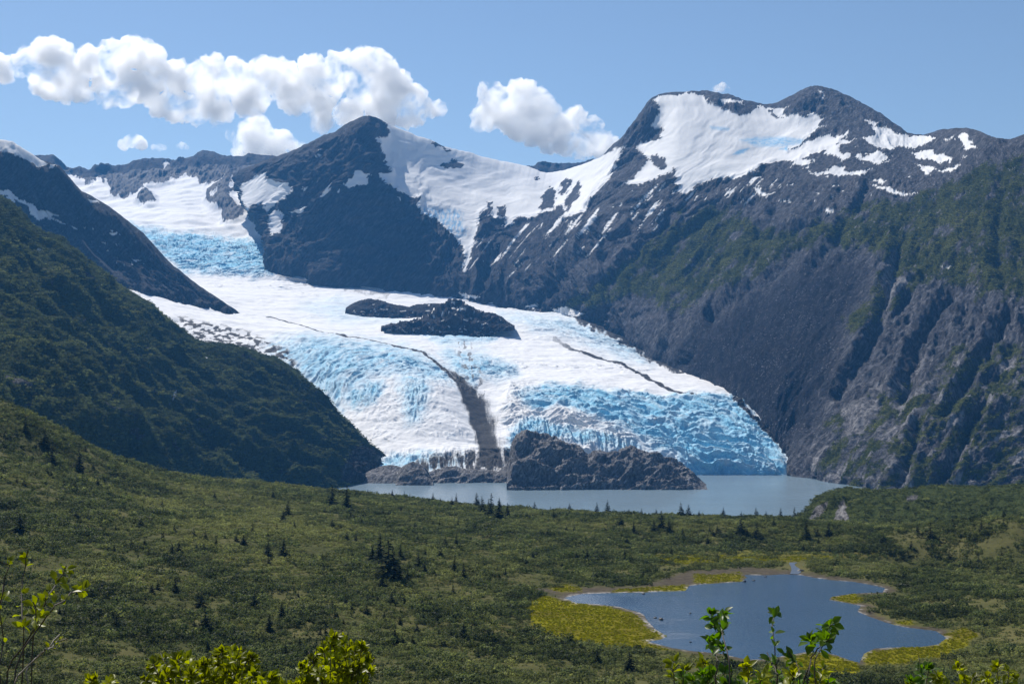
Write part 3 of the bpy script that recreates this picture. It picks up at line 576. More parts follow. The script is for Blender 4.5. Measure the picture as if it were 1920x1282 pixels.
# central ridge carrying the medial moraine, a trough left of it
ROCKI = [[(400, 350), (412, 345), (432, 330), (436, 345), (432, 370), (440, 380), (448, 392), (462, 385), (458, 400), (446, 415), (425, 422), (417, 415), (417, 395), (398, 388), (386, 378), (388, 362)], [(255, 376), (265, 362), (275, 357), (290, 370), (292, 378), (278, 384), (265, 382)]]
rj, rv = u0 + 4 * fbm(u0 / 15, v0 / 15, 3, 1), v0 + 4 * fbm(u0 / 15, v0 / 15, 3, 3)
rock = (anyin(rj, rv, ROCKI) | inside(u0 + 7 * fbm(u0 / 18, v0 / 18, 3, 1), v0 + 6 * fbm(u0 / 16, v0 / 16, 3, 2), CLIFF)) & ~inside(rj, rv, [(395, 372), (405, 362), (412, 365), (408, 374), (398, 376)])
rockb = np.zeros_like(u0)
for pl in ROCKI: rockb = np.maximum(rockb, soft(u0, v0, pl, 9))
disp += soft(u0, v0, CLIFF, 6) * (4 + 16 * fbm(X / 60, Y / 160, 4, 1, 0.55, True))
disp += rockb * (26 + 10 * fbm(X / 40, Y / 90, 3, 2, 0.5, True))
edge = sstep(len(sn) - 3, len(sn) - 18, np.arange(len(sn)))[:, None]
G = G + N * (disp * (0.25 + 0.75 * edge))[..., None]
G[-1, :, 2] = -40
pat = 0.5 + 0.5 * np.clip(1.25 * flow(100, 45, 5, 3, 0.62) + 0.55 * c2 - 0.35 * k1 + 0.15, -1, 1)
zone *= 1 - 0.1 * (u0 < 900) * (v0 > 560)
blue = np.clip(zone * np.where(u0 > 950, 0.30 + 0.85 * pat, 0.28 + 0.9 * pat), 0, 1)
blue = np.maximum(blue, 0.22 * crev * sstep(0.72, 0.9, pat))
face = inside(u0, v0, [(1190, 850), (1480, 850), (1500, 900), (1190, 900)])
blue = np.maximum(blue, 0.95 * soft(u0, v0, [(1285, 866), (1330, 862), (1400, 878), (1470, 884), (1480, 905), (1280, 905)], 6))
wob = 6 * fbm(u0 / 40, v0 / 40, 3, 2)
dirt = sstep(4.0, 1.0, dist_poly(u0 + wob * 0.4, v0 + wob * 0.4, [(500, 595), (545, 603), (600, 622), (700, 638), (790, 661), (830, 690), (856, 715)]) / np.interp(u0, [560, 700, 850], [0.33, 0.4, 1.0]))
dirt = np.maximum(dirt, sstep(5.5, 2.0, dist_poly(u0 + wob * 0.4, v0 + wob * 0.3, [(1040, 636), (1075, 656), (1120, 669), (1170, 686), (1220, 711), (1260, 731), (1305, 743)]) / np.interp(u0, [1040, 1100, 1200, 1300], [1.3, 0.5, 0.72, 0.72]) + 2.2 * fbm(u0 / 14, v0 / 9, 3, 1)) * np.interp(u0, [1040, 1110], [0.45, 1]))
dirt = np.maximum(dirt, sstep(7, 3, dist_poly(u0, v0, [(1378, 750), (1400, 772), (1430, 800), (1455, 828)])))
rag = 9 * fbm(u0 / 12, v0 / 45, 4, 1, 0.6)
dirt = np.maximum(dirt, 0.98 * soft(u0 + wob + rag * (u0 > 890), v0, [(842, 694), (868, 708), (895, 732), (918, 765), (932, 805), (941, 855), (938, 885), (900, 880), (892, 830), (880, 785), (862, 735)], 7 + 15 * sstep(880, 925, u0)))
tongue = fbm(u0 / 16, v0 / 70, 4, 1, 0.6)
dirt = np.maximum(dirt, 0.9 * sstep(-0.55, 0.25, tongue) * soft(u0, v0, [(780, 862), (860, 845), (960, 842), (965, 905), (760, 905)], 12))
dirt = np.maximum(dirt, 0.85 * soft(u0 + wob, v0 + wob, [(330, 592), (400, 604), (470, 622), (540, 655), (560, 690), (500, 690), (420, 665), (350, 630)], 9) * sstep(-0.25, 0.2, fbm(u0 / 22, v0 / 9, 4, 2)))
dirt = np.maximum(dirt, 0.12 * sstep(0.25, 0.6, flow(90, 12, 4, 2, 0.6)) * (zone < 0.3))
dirt = np.maximum(dirt, 0.6 * sstep(30, 8, np.abs(u0 - 895 - (v0 - 730) * 0.33)) * (v0 > 640) * (v0 < 760) * sstep(0.0, 0.4, fbm(u0 / 14, v0 / 14, 3, 0)))
margin = dist_poly(u0, v0, [(1090, 598), (1150, 625), (1215, 665), (1270, 690), (1340, 718), (1398, 750), (1450, 808), (1478, 870)])
dirt = np.maximum(dirt, 0.85 * sstep(14, 4, margin + 10 * fbm(u0 / 18, v0 / 18, 3, 0)) * (v0 < 700))
dirt = np.maximum(dirt, 0.5 * sstep(14, 5, dist_poly(u0, v0, [(520, 508), (560, 524), (640, 534), (720, 548)]) + 8 * fbm(u0 / 20, v0 / 10, 3, 1)))
gl = grid_mesh("glacier", G, MAT_ICE, {"blue": blue * (1 - dirt), "dirt": dirt, "rock": rock, "crev": np.clip(crev, 0, 1)})
tag(gl, "white glacier with crevassed blue icefalls and dark moraine lines", kind="structure")

# ------------------------------------------------------------------ rock outcrops in the ice and the lake
def outcrop(name, outline_top, base_v, Y0, depth, label, seed, rough=6.0, px=1.1, z_base=None, mat=None, pale=0.5, nr=7, cat="rock outcrop", snowy=0.0):
    """a rock mound: front foot, crest following the photographed top edge, back foot"""
    a = np.array(outline_top, float); n = len(a)
    bv = np.interp(a[:, 0], [b[0] for b in base_v], [b[1] for b in base_v])
    crest = W(a[:, 0], a[:, 1], np.full(n, Y0 + depth * 0.45)); foot = W(a[:, 0], bv, np.full(n, Y0))
    mid = 0.45 * foot + 0.55 * crest; mid[:, 2] = foot[:, 2] + 0.68 * (crest[:, 2] - foot[:, 2])
    back = crest + np.array([0, depth * 0.55, 0]); back[:, 2] = foot[:, 2] - 25
    low = foot + np.array([0, -14, -14])
    C = np.array([back, crest, mid, foot, low])
    G, sn, tn, s, t = net(C, px); p, q = arcs(G); N = normals(G)
    rel = np.clip((crest[:, 2] - foot[:, 2]).mean() / 45, 0.2, 1.3)
    pq = p + 0.4 * q
    d = rel * (rough * 1.5 * fbm(pq / 90, q / 70, 3, seed, 0.45, True) + 0.7 * rough * fbm(p / 34, q / 26, 3, seed + 1, 0.5, True) + 0.34 * rough * fbm(p / 10, q / 10, 4, seed + 2, 0.6, True))
    tt = np.linspace(0, 1, G.shape[1])[None, :]; d = (d - rough * 0.5 * rel) * np.clip(9 * tt * (1 - tt), 0.06, 1)
    G = G + N * d[..., None]
    pl = pale * sstep(-0.25, 0.3, fbm(p / 25, q / 15, 4, seed + 2, 0.6))
    Z = np.zeros(G.shape[:2])
    sw = (fbm(p / 45, q / 8, 3, seed, 0.5) > 0.5) & (snowy > 0)
    o = grid_mesh(name, G, mat or MAT_KNOLL, {"snow": sw, "veg": Z, "pale": pl, "scree": 0.4 + Z})
    return tag(o, label, cat)
outcrop("rock_outcrop", [(950, 905), (962, 840), (968, 822), (985, 815), (1010, 816), (1040, 826), (1065, 832), (1085, 845), (1102, 856), (1125, 848), (1160, 846), (1195, 845), (1220, 850), (1250, 862), (1270, 872), (1290, 884), (1308, 898), (1328, 910)],
        [(950, 905), (1010, 912), (1100, 916), (1200, 918), (1328, 917)], 2215, 230, "big bare rock knob standing in the lake before the ice front", 1, 7.0, pale=0.95)
outcrop("rock_outcrop", [(742, 903), (750, 880), (762, 870), (780, 867), (795, 874), (806, 890), (812, 903)], [(742, 908), (812, 905)], 2300, 90, "small rounded rock knob at the left foot of the ice", 2, 5.0)
outcrop("rock_outcrop", [(618, 908), (650, 896), (680, 886), (705, 878), (730, 872), (750, 876), (760, 890), (765, 905)], [(618, 910), (700, 905), (765, 903)], 2340, 110, "low rock bank along the left lake shore", 3, 5.0, pale=0.3)
outcrop("rock_outcrop", [(790, 902), (805, 884), (820, 880), (845, 876), (880, 882), (910, 878), (935, 884), (955, 876), (966, 890), (978, 904)], [(790, 903), (880, 899), (978, 906)], 2350, 90, "dark rubble bank between the moraine foot and the lake", 0, 12.0, pale=0.35)
MAT_NUN = MAT_FAR
outcrop("nunatak", [(648, 577), (665, 568), (690, 562), (715, 564), (735, 570), (760, 574), (790, 572), (820, 570), (850, 576), (870, 586)], [(648, 580), (700, 586), (760, 590), (870, 592)], 3880, 130, "flatter dark rock island at the left in the upper ice", 2, 5.0, mat=MAT_NUN, pale=0.1, cat="rock island", snowy=1.0)
outcrop("nunatak", [(715, 611), (750, 606), (780, 601), (805, 591), (825, 574), (850, 564), (865, 568), (885, 578), (910, 587), (935, 595), (950, 604), (965, 611)], [(715, 612), (800, 618), (870, 623), (920, 619), (960, 610)], 3560, 210, "larger peaked dark rock island in the middle of the ice", 3, 7.0, mat=MAT_NUN, pale=0.1, cat="rock island", snowy=1.0)

# ------------------------------------------------------------------ moor: the shrubby pass in front
POND_Z = 100.0
POND_UV = [(1058, 1120), (1090, 1113), (1150, 1111), (1205, 1110), (1245, 1108), (1285, 1107), (1292, 1098), (1310, 1095), (1390, 1090), (1400, 1082), (1395, 1077), (1430, 1078), (1470, 1076), (1500, 1077), (1525, 1082), (1560, 1087), (1600, 1090), (1640, 1097), (1660, 1102), (1655, 1110), (1600, 1112), (1560, 1118), (1555, 1124), (1590, 1130), (1615, 1135), (1608, 1146), (1630, 1155), (1660, 1166), (1690, 1174), (1720, 1178), (1755, 1182), (1775, 1195), (1760, 1207), (1730, 1212), (1680, 1213), (1640, 1215), (1620, 1225), (1612, 1242), (1590, 1236), (1570, 1228), (1545, 1222), (1510, 1222), (1475, 1228), (1440, 1235), (1400, 1236), (1350, 1224), (1300, 1220), (1260, 1214), (1215, 1202), (1240, 1198), (1250, 1192), (1230, 1180), (1215, 1165), (1205, 1150), (1190, 1145), (1160, 1137), (1120, 1132), (1080, 1130)]
POND = on_plane(np.array([p_[0] for p_ in POND_UV]), np.array([p_[1] for p_ in POND_UV]), POND_Z)[:, :2]
CTRL_UV = [(-700, 640, 900), (-300, 690, 850), (0, 746, 900), (60, 778, 930), (110, 806, 960), (170, 838, 1000), (240, 866, 1050), (320, 889, 1100), (420, 903, 1150), (520, 910, 1180), (620, 923, 1200), (720, 932, 1200), (820, 942, 1190), (920, 951, 1170), (1020, 958, 1140), (1120, 963, 1110), (1230, 968, 1080), (1350, 972, 1050), (1500, 975, 1030), (1640, 985, 1000), (1800, 985, 960), (1950, 985, 930), (2300, 980, 900),
 (0, 900, 690), (120, 900, 760), (260, 930, 830), (420, 940, 900), (600, 960, 880), (800, 975, 880), (1000, 990, 860), (1200, 1000, 840), (1400, 1010, 820), (1600, 1030, 760), (1800, 1040, 740), (2000, 1040, 720),
 (0, 1000, 540), (200, 1010, 590), (400, 1020, 620), (600, 1020, 660), (800, 1030, 670), (1000, 1050, 680), (1200, 1056, 690), (1400, 1052, 690), (1550, 1064, 660), (1750, 1090, 608), (1900, 1100, 590), (2100, 1100, 580),
 (0, 1120, 430), (200, 1120, 460), (400, 1120, 490), (600, 1120, 510), (800, 1120, 540), (950, 1120, 560), (0, 1282, 320), (250, 1282, 335), (500, 1282, 352), (750, 1282, 368), (1000, 1282, 385), (1250, 1282, 402), (1500, 1282, 406), (1750, 1282, 404), (1950, 1282, 395), (2200, 1282, 385), (1850, 1190, 482), (-300, 1282, 300), (-400, 1000, 520)]
ctrl = [W(*c) for c in CTRL_UV]
for c in CTRL_UV[:23]:
    for dY, dv in ((-60, 2), (-130, 7), (-200, 14))[:3 if c[0] > 500 else 1 if c[0] > 150 else 0]: ctrl.append(W(c[0], c[1] + dv, c[2] + dY))
    P0 = W(*c); k = 1.22; ctrl.append(np.array([P0[0] * k, P0[1] * k, max(P0[2] - 0.42 * P0[1] * (k - 1) - 12, -8)]))
    k = 1.75; ctrl.append(np.array([P0[0] * k, P0[1] * k, -14.0]))
for P0 in [(0, 0, 197.6), (-60, 0, 202), (60, 0, 195), (0, -60, 216), (-100, -60, 222), (100, -60, 212), (0, 25, 186), (-50, 50, 180), (50, 50, 174), (0, 60, 173), (0, 150, 149), (-110, 150, 154), (110, 150, 145), (0, 250, 129), (-150, 250, 133), (150, 250, 124), (-400, 250, 160), (400, 250, 128), (-900, 400, 260), (700, 500, 120), (900, 900, 105), (1300, 1500, 0), (-1500, 1500, 180), (-1300, 900, 300), (0, 2400, -14), (1500, 2400, -14), (-1500, 2600, -14)]:
    ctrl.append(np.array(P0, float))
for pu, pv in POND_UV[::4]:
    ctrl.append(np.r_[on_plane(pu, pv, POND_Z)[:2], POND_Z + 0.3])
ctrl = np.array(ctrl)
class RBF:
    def __init__(s, P, c=30.0):
        s.P = P[:, :2]; s.c = c; n = len(P)
        K = np.sqrt(((s.P[:, None] - s.P[None]) ** 2).sum(-1) + c * c)
        A_ = np.zeros((n + 3, n + 3)); A_[:n, :n] = -K + 0.02 * np.eye(n); A_[:n, n] = 1; A_[:n, n + 1:] = s.P / 1000; A_[n, :n] = 1; A_[n + 1:, :n] = s.P.T / 1000
        s.w = np.linalg.solve(A_, np.r_[P[:, 2], 0, 0, 0])
    def __call__(s, x, y):
        x = np.asarray(x, float); y = np.asarray(y, float); o = s.w[len(s.P)] + s.w[-2] * x / 1000 + s.w[-1] * y / 1000
        for (px_, py_), k in zip(s.P, s.w): o = o - k * np.sqrt((x - px_) ** 2 + (y - py_) ** 2 + s.c ** 2)
        return o
rbf = RBF(ctrl)
def pond_sd(x, y):
    d = dist_poly(x, y, POND, True); return np.where(inside(x, y, POND), -d, d)
def ground_z(x, y, sd=None):
    x = np.asarray(x, float); y = np.asarray(y, float)
    if sd is None: sd = pond_sd(x, y)
    far = sstep(200, 420, y)
    z = rbf(x, y) + far * (2.6 * fbm(x / 85, y / 85, 4, 1) + 0.8 * fbm(x / 22, y / 22, 3, 2)) * sstep(5, 60, sd) + (1 - far) * 0.25 * fbm(x / 4, y / 4, 3, 0)
    shore = POND_Z + np.where(sd < 0, np.maximum(sd * 0.12, -2.5), 0.05 + 0.02 * sd)
    k = sstep(6, 38, sd)
    return shore * (1 - k) + np.maximum(z, np.where(sd < 60, POND_Z + 0.25, -1e3)) * k
ry = np.r_[np.linspace(-58, 8, 40), np.geomspace(9.5, 330, 120), np.linspace(332, 1320, 560), np.geomspace(1324, 2600, 60)]
rx = np.linspace(-0.62, 0.62, 760)
Y = np.broadcast_to(ry[:, None], (len(ry), len(rx))).copy(); X = rx[None, :] * (ry[:, None] + 70)
sdg = pond_sd(X, Y)
Z = ground_z(X, Y, sdg)
G = np.stack([X, Y, Z], -1); ug, vg = UV(G); vis = (Y > 250)
MARSH = [[(985, 1140), (1010, 1118), (1060, 1124), (1120, 1136), (1190, 1148), (1215, 1172), (1250, 1192), (1215, 1205), (1260, 1216), (1150, 1216), (1060, 1200), (1000, 1178)],
 [(1620, 1222), (1680, 1212), (1760, 1206), (1775, 1185), (1810, 1178), (1830, 1190), (1800, 1225), (1740, 1236), (1660, 1246), (1618, 1246)],
 [(1470, 1230), (1545, 1222), (1600, 1240), (1620, 1262), (1560, 1272), (1490, 1268)], [(1150, 1105), (1290, 1096), (1290, 1108), (1160, 1114)], [(1300, 1078), (1390, 1074), (1395, 1090), (1300, 1094)],
 [(1550, 1120), (1600, 1112), (1620, 1124), (1600, 1132)], [(1030, 1100), (1070, 1095), (1090, 1106), (1050, 1112)], [(1660, 1170), (1710, 1160), (1705, 1172)], [(1180, 1040), (1400, 1030), (1640, 1036), (1650, 1044), (1420, 1056), (1250, 1058)]]
mj, mv = ug + 9 * fbm(X / 14, Y / 14, 3, 1), vg + 4 * fbm(X / 11, Y / 11, 3, 2)
marsh = np.zeros_like(ug)
for i, pl in enumerate(MARSH): marsh = np.maximum(marsh, (0.45 if i == 8 else 1) * soft(mj, mv, pl, 5))
marsh *= vis
mud = np.maximum(sstep(7, 1.5, sdg + 4 * fbm(X / 12, Y / 12, 3, 0)) * 0.8, 0.85 * soft(mj, mv, [(990, 1105), (1060, 1100), (1200, 1098), (1290, 1070), (1400, 1062), (1500, 1070), (1640, 1090), (1660, 1096), (1400, 1076), (1290, 1100), (1060, 1118)], 5)) * vis
mud = np.maximum(mud, 0.0 * soft(ug, vg, [(55, 915), (110, 920), (105, 935), (60, 938)], 4) * vis)
mud *= 1 - 0.75 * marsh
pale = vis * np.maximum.reduce([0.9 * soft(mj, vg, [(1680, 1088), (1725, 1097), (1722, 1102), (1690, 1094)], 3), 0.9 * sstep(3.5, 0.5, sdg) * (sdg > -1) * (ug < 1260) * sstep(-0.2, 0.25, fbm(X / 6, Y / 6, 3, 1)), 0.7 * sstep(2.5, 0.5, sdg) * (sdg > -0.5) * sstep(0.1, 0.4, fbm(X / 7, Y / 7, 3, 3))])  # the left shore band paints the water's glitter as pale ground
grd = grid_mesh("ground", G, MAT_GROUND, {"marsh": marsh, "mud": mud, "pale": pale})
tag(grd, "shrubby moorland of the pass with marshy pond margins", kind="structure")

# -- knoll at the right edge of the lake
COLS = [[(1512, 985, 1120), (1512, 988, 1110), (1512, 990, 1080)], [(1524, 962, 1150), (1522, 972, 1125), (1524, 990, 1060)], [(1540, 944, 1170), (1545, 962, 1130), (1552, 990, 1030)], [(1562, 928, 1190), (1575, 955, 1125), (1590, 992, 1000)], [(1600, 918, 1205), (1615, 948, 1110), (1640, 993, 980)], [(1680, 921, 1215), (1690, 945, 1100), (1710, 993, 960)], [(1750, 912, 1235), (1760, 940, 1100), (1770, 992, 950)], [(1830, 914, 1235), (1830, 938, 1090), (1835, 988, 940)], [(1910, 910, 1235), (1910, 940, 1075), (1910, 988, 920)], [(2060, 906, 1230), (2060, 940, 1050), (2060, 988, 900)], [(2350, 900, 1230), (2350, 940, 1050), (2350, 988, 900)]]
C = with_back(build_net(COLS), (40, -10), (160, -110), (-60, -25))
G, sn, tn, s, t = net(C, 1.6); p, q = arcs(G); rr = ridge_row(sn, s); u0, v0 = UV(G)
d = 6.5 * fbm(p / 60, q / 70, 4, 2, 0.5, True) + 2.2 * fbm(p / 15, q / 18, 4, 1, 0.55)
d *= 0.25 + 0.75 * sstep(0, 12, v0 - v0[rr][None, :])
G = G + normals(G) * d[..., None]
G = fit_ridge(G, rr, [(1512, 985), (1520, 968), (1528, 954), (1540, 940), (1555, 928), (1575, 920), (1600, 917), (1640, 919), (1680, 920), (1710, 918), (1740, 912), (1770, 910), (1800, 912), (1850, 913), (1880, 911), (1920, 909), (2350, 900)], 25, 1.6, 2)
u, v = UV(G)
bare = np.maximum(soft(u, v, [(1516, 975), (1530, 950), (1552, 940), (1548, 955), (1530, 975)], 5), soft(u + 4 * fbm(u / 8, v / 8, 3, 0), v, [(1560, 985), (1575, 945), (1588, 938), (1585, 955), (1592, 970), (1580, 990)], 5))
bare = np.maximum(bare, 0.8 * soft(u, v, [(1690, 930), (1725, 928), (1715, 938), (1692, 938)], 4))
KNOLL = G
knoll = grid_mesh("hill", G, MAT_HILL, {"snow": ZERO(G), "veg": np.clip(1.1 - 1.6 * bare, 0, 1), "pale": bare, "scree": ZERO(G)})
tag(knoll, "low shrub covered knoll with pale rock faces at the right lake shore", kind="structure")

# ------------------------------------------------------------------ water
def sheet(name, pts, z, mat, label):
    V = np.array([(x, y, z) for x, y in pts]); me = bpy.data.meshes.new(name)
    me.from_pydata([tuple(v_) for v_ in V], [], [list(range(len(V)))]); me.materials.append(mat)
    o = bpy.data.objects.new(name, me); col.objects.link(o); return tag(o, label, kind="structure")
sheet("lake_water", [(-1500, 1300), (2600, 1300), (2600, 2750), (-1500, 2750)], 0.0, MAT_LAKE, "milky grey blue glacier lake below the ice front")
mn, mx = POND.min(0) - 3, POND.max(0) + 3
# the pond: a sheet cut along its own shore, a little beyond the waterline
cen = POND.mean(0)
sheet("pond_water", [tuple(p_) for p_ in POND], POND_Z, MAT_POND, "small dark blue pond in the moor")
st = on_plane(np.array([1478, 1504, 1508, 1490, 1482]), np.array([1074, 1075, 1062, 1049, 1052]), POND_Z + 1.0)
sl_ = []
for a_ in np.linspace(0, 1, 16):
    vv_ = 1074 - 21 * a_; wd_ = 8 - 2 * a_ + 2 * math.sin(7 * a_); uc_ = 1489 + 4 * math.sin(6 * a_)
    pts_ = on_plane(np.array([uc_ - wd_, uc_ + wd_]), np.array([vv_, vv_]), POND_Z + 0.6)
    pts_[:, 2] = ground_z(pts_[:, 0], pts_[:, 1]).max() + 0.12; sl_.append(pts_)
o = grid_mesh("stream_water", np.array(sl_), MAT_STREAM); tag(o, "short stream running into the back of the pond", kind="structure")

# ------------------------------------------------------------------ plants
def leaf_material(name, c1, c2, trans=0.45, rough=0.55, patch=None, spec=0.35):
    b = NB(name); p = b.pos()
    rnd = b.n("ShaderNodeObjectInfo").outputs["Random"]
    n = b.noise(p, 0.012, 4, 0.6)
    c = b.mix(rnd, c1, c2)
    if patch:
        tone = b.n("ShaderNodeAttribute", attribute_type='INSTANCER', attribute_name="tone").outputs["Fac"]
        c = b.mix(b.ramp(tone, 0.45, 0.95), c, patch)
        c = b.mix(b.ramp(tone, 0.45, 0.1, 0, 0.9), c, tuple(0.5 * k for k in c1))
    n2 = b.noise(p, 1.2 if patch else 14.0, 2, 0.5)
    hsv = b.n("ShaderNodeHueSaturation"); hsv.inputs["Value"].default_value = 1
    b.set(hsv.inputs["Value"], b.math('MULTIPLY', b.ramp(n2, 0.3, 0.7, 0.6, 1.4), b.ramp(b.math('FRACT', b.math('MULTIPLY', rnd, 7.31)), 0, 1, 0.55, 1.35)) if patch else b.ramp(n2, 0.3, 0.7, 0.5, 1.4)); b.t.links.new(c, hsv.inputs["Color"]); c = hsv.outputs[0]
    d = b.bsdf(c, rough, None, spec)
    tr = b.n("ShaderNodeBsdfTranslucent")
    h2 = b.n("ShaderNodeHueSaturation"); h2.inputs["Saturation"].default_value = 1.15; h2.inputs["Value"].default_value = 1.5
    b.t.links.new(c, h2.inputs["Color"]); b.t.links.new(h2.outputs[0], tr.inputs[0])
    m = b.n("ShaderNodeMixShader"); m.inputs[0].default_value = trans
    b.t.links.new(d.outputs[0], m.inputs[1]); b.t.links.new(tr.outputs[0], m.inputs[2])
    return b.done(m)
MAT_SHRUB = leaf_material("alder_leaf", (0.050, 0.068, 0.021), (0.118, 0.140, 0.050), 0.4, 0.6, (0.195, 0.205, 0.072), 0.08)
MAT_SPRUCE = leaf_material("spruce_needle", (0.012, 0.019, 0.009), (0.024, 0.034, 0.014), 0.12, 0.8, None, 0.03)
MAT_BRIGHT = leaf_material("willow_leaf", (0.17, 0.20, 0.010), (0.25, 0.27, 0.018), 0.55, 0.4)
MAT_GREEN = leaf_material("alder_bush_leaf", (0.07, 0.14, 0.015), (0.10, 0.17, 0.02), 0.55, 0.4)
bb = NB("bark"); MAT_BARK = bb.done(bb.bsdf(bb.mix(bb.noise(bb.pos(), 40, 3), (0.035, 0.028, 0.024), (0.10, 0.085, 0.075)), 0.8))
bb = NB("pale_bark"); MAT_PALEBARK = bb.done(bb.bsdf(bb.mix(bb.noise(bb.pos(), 40, 3), (0.16, 0.14, 0.12), (0.3, 0.27, 0.24)), 0.8))

def quads(cent, nrm, up, w_, h_):
    """leaf-sized quads: centres (n,3), frames -> verts, faces"""
    n = len(cent); side = np.cross(nrm, up); side /= np.linalg.norm(side, axis=1, keepdims=True) + 1e-9
    V = np.stack([cent - side * w_[:, None] * 0.5, cent + up * h_[:, None] * 0.5, cent + side * w_[:, None] * 0.5, cent - up * h_[:, None] * 0.5], 1)
    return V.reshape(-1, 3), np.arange(4 * n).reshape(n, 4)
def unit(a): return a / (np.linalg.norm(a, axis=-1, keepdims=True) + 1e-9)

# -- thicket: a few clump shapes, set on points (nobody could count these)
def clump(k, n):
    g = np.random.default_rng(100 + k)
    lobes = g.normal(0, 1, (6, 3)) * [0.75, 0.75, 0.22] + [0, 0, 0.55]
    i = g.integers(0, 6, n); d = unit(g.normal(size=(n, 3))); r = (0.35 + 0.65 * g.random(n) ** 0.5) * (0.5 + 0.15 * g.random(n))
    c = lobes[i] + d * r[:, None] * [1, 1, 0.8]; c[:, 2] = np.maximum(c[:, 2], 0.02)
    nr = unit(d + g.normal(0, 0.6, (n, 3)) + [0, 0, 0.5]); up = unit(np.cross(nr, g.normal(size=(n, 3))))
    s_ = 0.16 + 0.13 * g.random(n)
    return quads(c, nr, up, s_, s_ * 1.25)
CL = [clump(k, 190) for k in range(4)]
clump_objs = []
for k, (V, Fq) in enumerate(CL):
    me = bpy.data.meshes.new("thicket_clump"); me.from_pydata(V.tolist(), [], Fq.tolist()); me.materials.append(MAT_SHRUB)
    clump_objs.append(bpy.data.objects.new("thicket_clump", me))
def scatter(name, P, S, label, objs=None, tone=None):
    me = bpy.data.meshes.new(name); me.vertices.add(len(P)); me.vertices.foreach_set("co", np.ascontiguousarray(P, np.float32).ravel())
    g = np.random.default_rng(5)
    for nm, a, ty in (("tone", np.full(len(P), 0.5) if tone is None else tone, 'FLOAT'), ("size", S, 'FLOAT'), ("turn", g.random(len(P)) * 6.283, 'FLOAT'), ("kind", g.integers(0, 4, len(P)), 'INT')):
        at = me.attributes.new(nm, ty, 'POINT'); at.data.foreach_set("value", np.ascontiguousarray(a, np.int32 if ty == 'INT' else np.float32))
    o = bpy.data.objects.new(name, me); col.objects.link(o)
    ng = bpy.data.node_groups.new(name, 'GeometryNodeTree')
    ng.interface.new_socket("Geometry", in_out='INPUT', socket_type='NodeSocketGeometry'); ng.interface.new_socket("Geometry", in_out='OUTPUT', socket_type='NodeSocketGeometry')
    gi = ng.nodes.new('NodeGroupInput'); go = ng.nodes.new('NodeGroupOutput')
    ins = ng.nodes.new('GeometryNodeInstanceOnPoints'); ins.inputs["Pick Instance"].default_value = True
    jn = ng.nodes.new('GeometryNodeJoinGeometry')
    for ob in reversed(objs or clump_objs):
        oi = ng.nodes.new('GeometryNodeObjectInfo'); oi.inputs[0].default_value = ob; oi.inputs["As Instance"].default_value = True
        ng.links.new(oi.outputs["Geometry"], jn.inputs[0])
    def na(nm, ty):
        a = ng.nodes.new('GeometryNodeInputNamedAttribute'); a.data_type = ty; a.inputs[0].default_value = nm; return a.outputs[0]
    cx = ng.nodes.new('ShaderNodeCombineXYZ'); ng.links.new(na("turn", 'FLOAT'), cx.inputs[2])
    ng.links.new(gi.outputs[0], ins.inputs["Points"]); ng.links.new(jn.outputs[0], ins.inputs["Instance"])
    ng.links.new(na("kind", 'INT'), ins.inputs["Instance Index"]); ng.links.new(cx.outputs[0], ins.inputs["Rotation"]); ng.links.new(na("size", 'FLOAT'), ins.inputs["Scale"])
    ng.links.new(ins.outputs[0], go.inputs[0])
    md = o.modifiers.new("thicket", 'NODES'); md.node_group = ng
    return tag(o, label, kind="stuff")
g = np.random.default_rng(21)
NP = 230000
yy = np.sqrt(g.random(NP) * (1290.0 ** 2 - 300.0 ** 2) + 300.0 ** 2); xx = (g.random(NP) * 2 - 1) * 0.47 * (yy + 30)
sd_ = pond_sd(xx, yy); zz = ground_z(xx, yy, sd_)
P = np.stack([xx, yy, zz], -1); pu, pv = UV(P)
pj, pw = pu + 9 * fbm(xx / 14, yy / 14, 3, 1), pv + 4 * fbm(xx / 11, yy / 11, 3, 2)
ms = np.zeros(NP)
for i, pl in enumerate(MARSH): ms = np.maximum(ms, (0.75 if i == 8 else 1) * inside(pj, pw, pl))
ms = np.maximum(ms, inside(pj, pw, [(990, 1105), (1060, 1100), (1200, 1098), (1290, 1070), (1400, 1062), (1500, 1070), (1640, 1090), (1660, 1096), (1400, 1076), (1290, 1100), (1060, 1118)]))
ms = np.maximum(ms, inside(pu, pv, [(1470, 1045), (1515, 1045), (1515, 1085), (1470, 1085)])); ms = np.maximum(ms, 0.8 * inside(pu, pv, [(50, 918), (112, 915), (110, 938), (55, 940)]))
gap = fbm(xx / 38, yy / 55, 4, 2)
tone = 0.56 + 0.42 * fbm(xx / 95, yy / 120, 3, 0, 0.6) + 0.30 * fbm(xx / 21, yy / 30, 3, 3) + 0.14 * g.normal(size=NP)
tone += 0.30 * soft(pu, pv, [(250, 940), (420, 915), (520, 935), (640, 1000), (650, 1050), (480, 1060), (330, 1010)], 40) - 0.05 * soft(pu, pv, [(0, 1100), (500, 1130), (1000, 1200), (1200, 1282), (0, 1300)], 60)
tone = np.clip(tone, 0, 1)
keep = (g.random(NP) > ms) & (sd_ > 4 + 5 * g.random(NP)) & (g.random(NP) < 0.95 - 0.72 * sstep(0.05, 0.5, gap)) & (zz > 5)
P, gp, tone = P[keep], gap[keep], tone[keep]
S = 0.74 * (1.0 + 1.0 * g.random(len(P)) ** 1.5 + 2.2 * (g.random(len(P)) < 0.12) * g.random(len(P))) * (1.05 - 0.35 * sstep(-0.3, 0.6, gp)) * (1.28 - 0.5 * tone) * np.interp(sd_[keep], [0, 25], [0.55, 1])
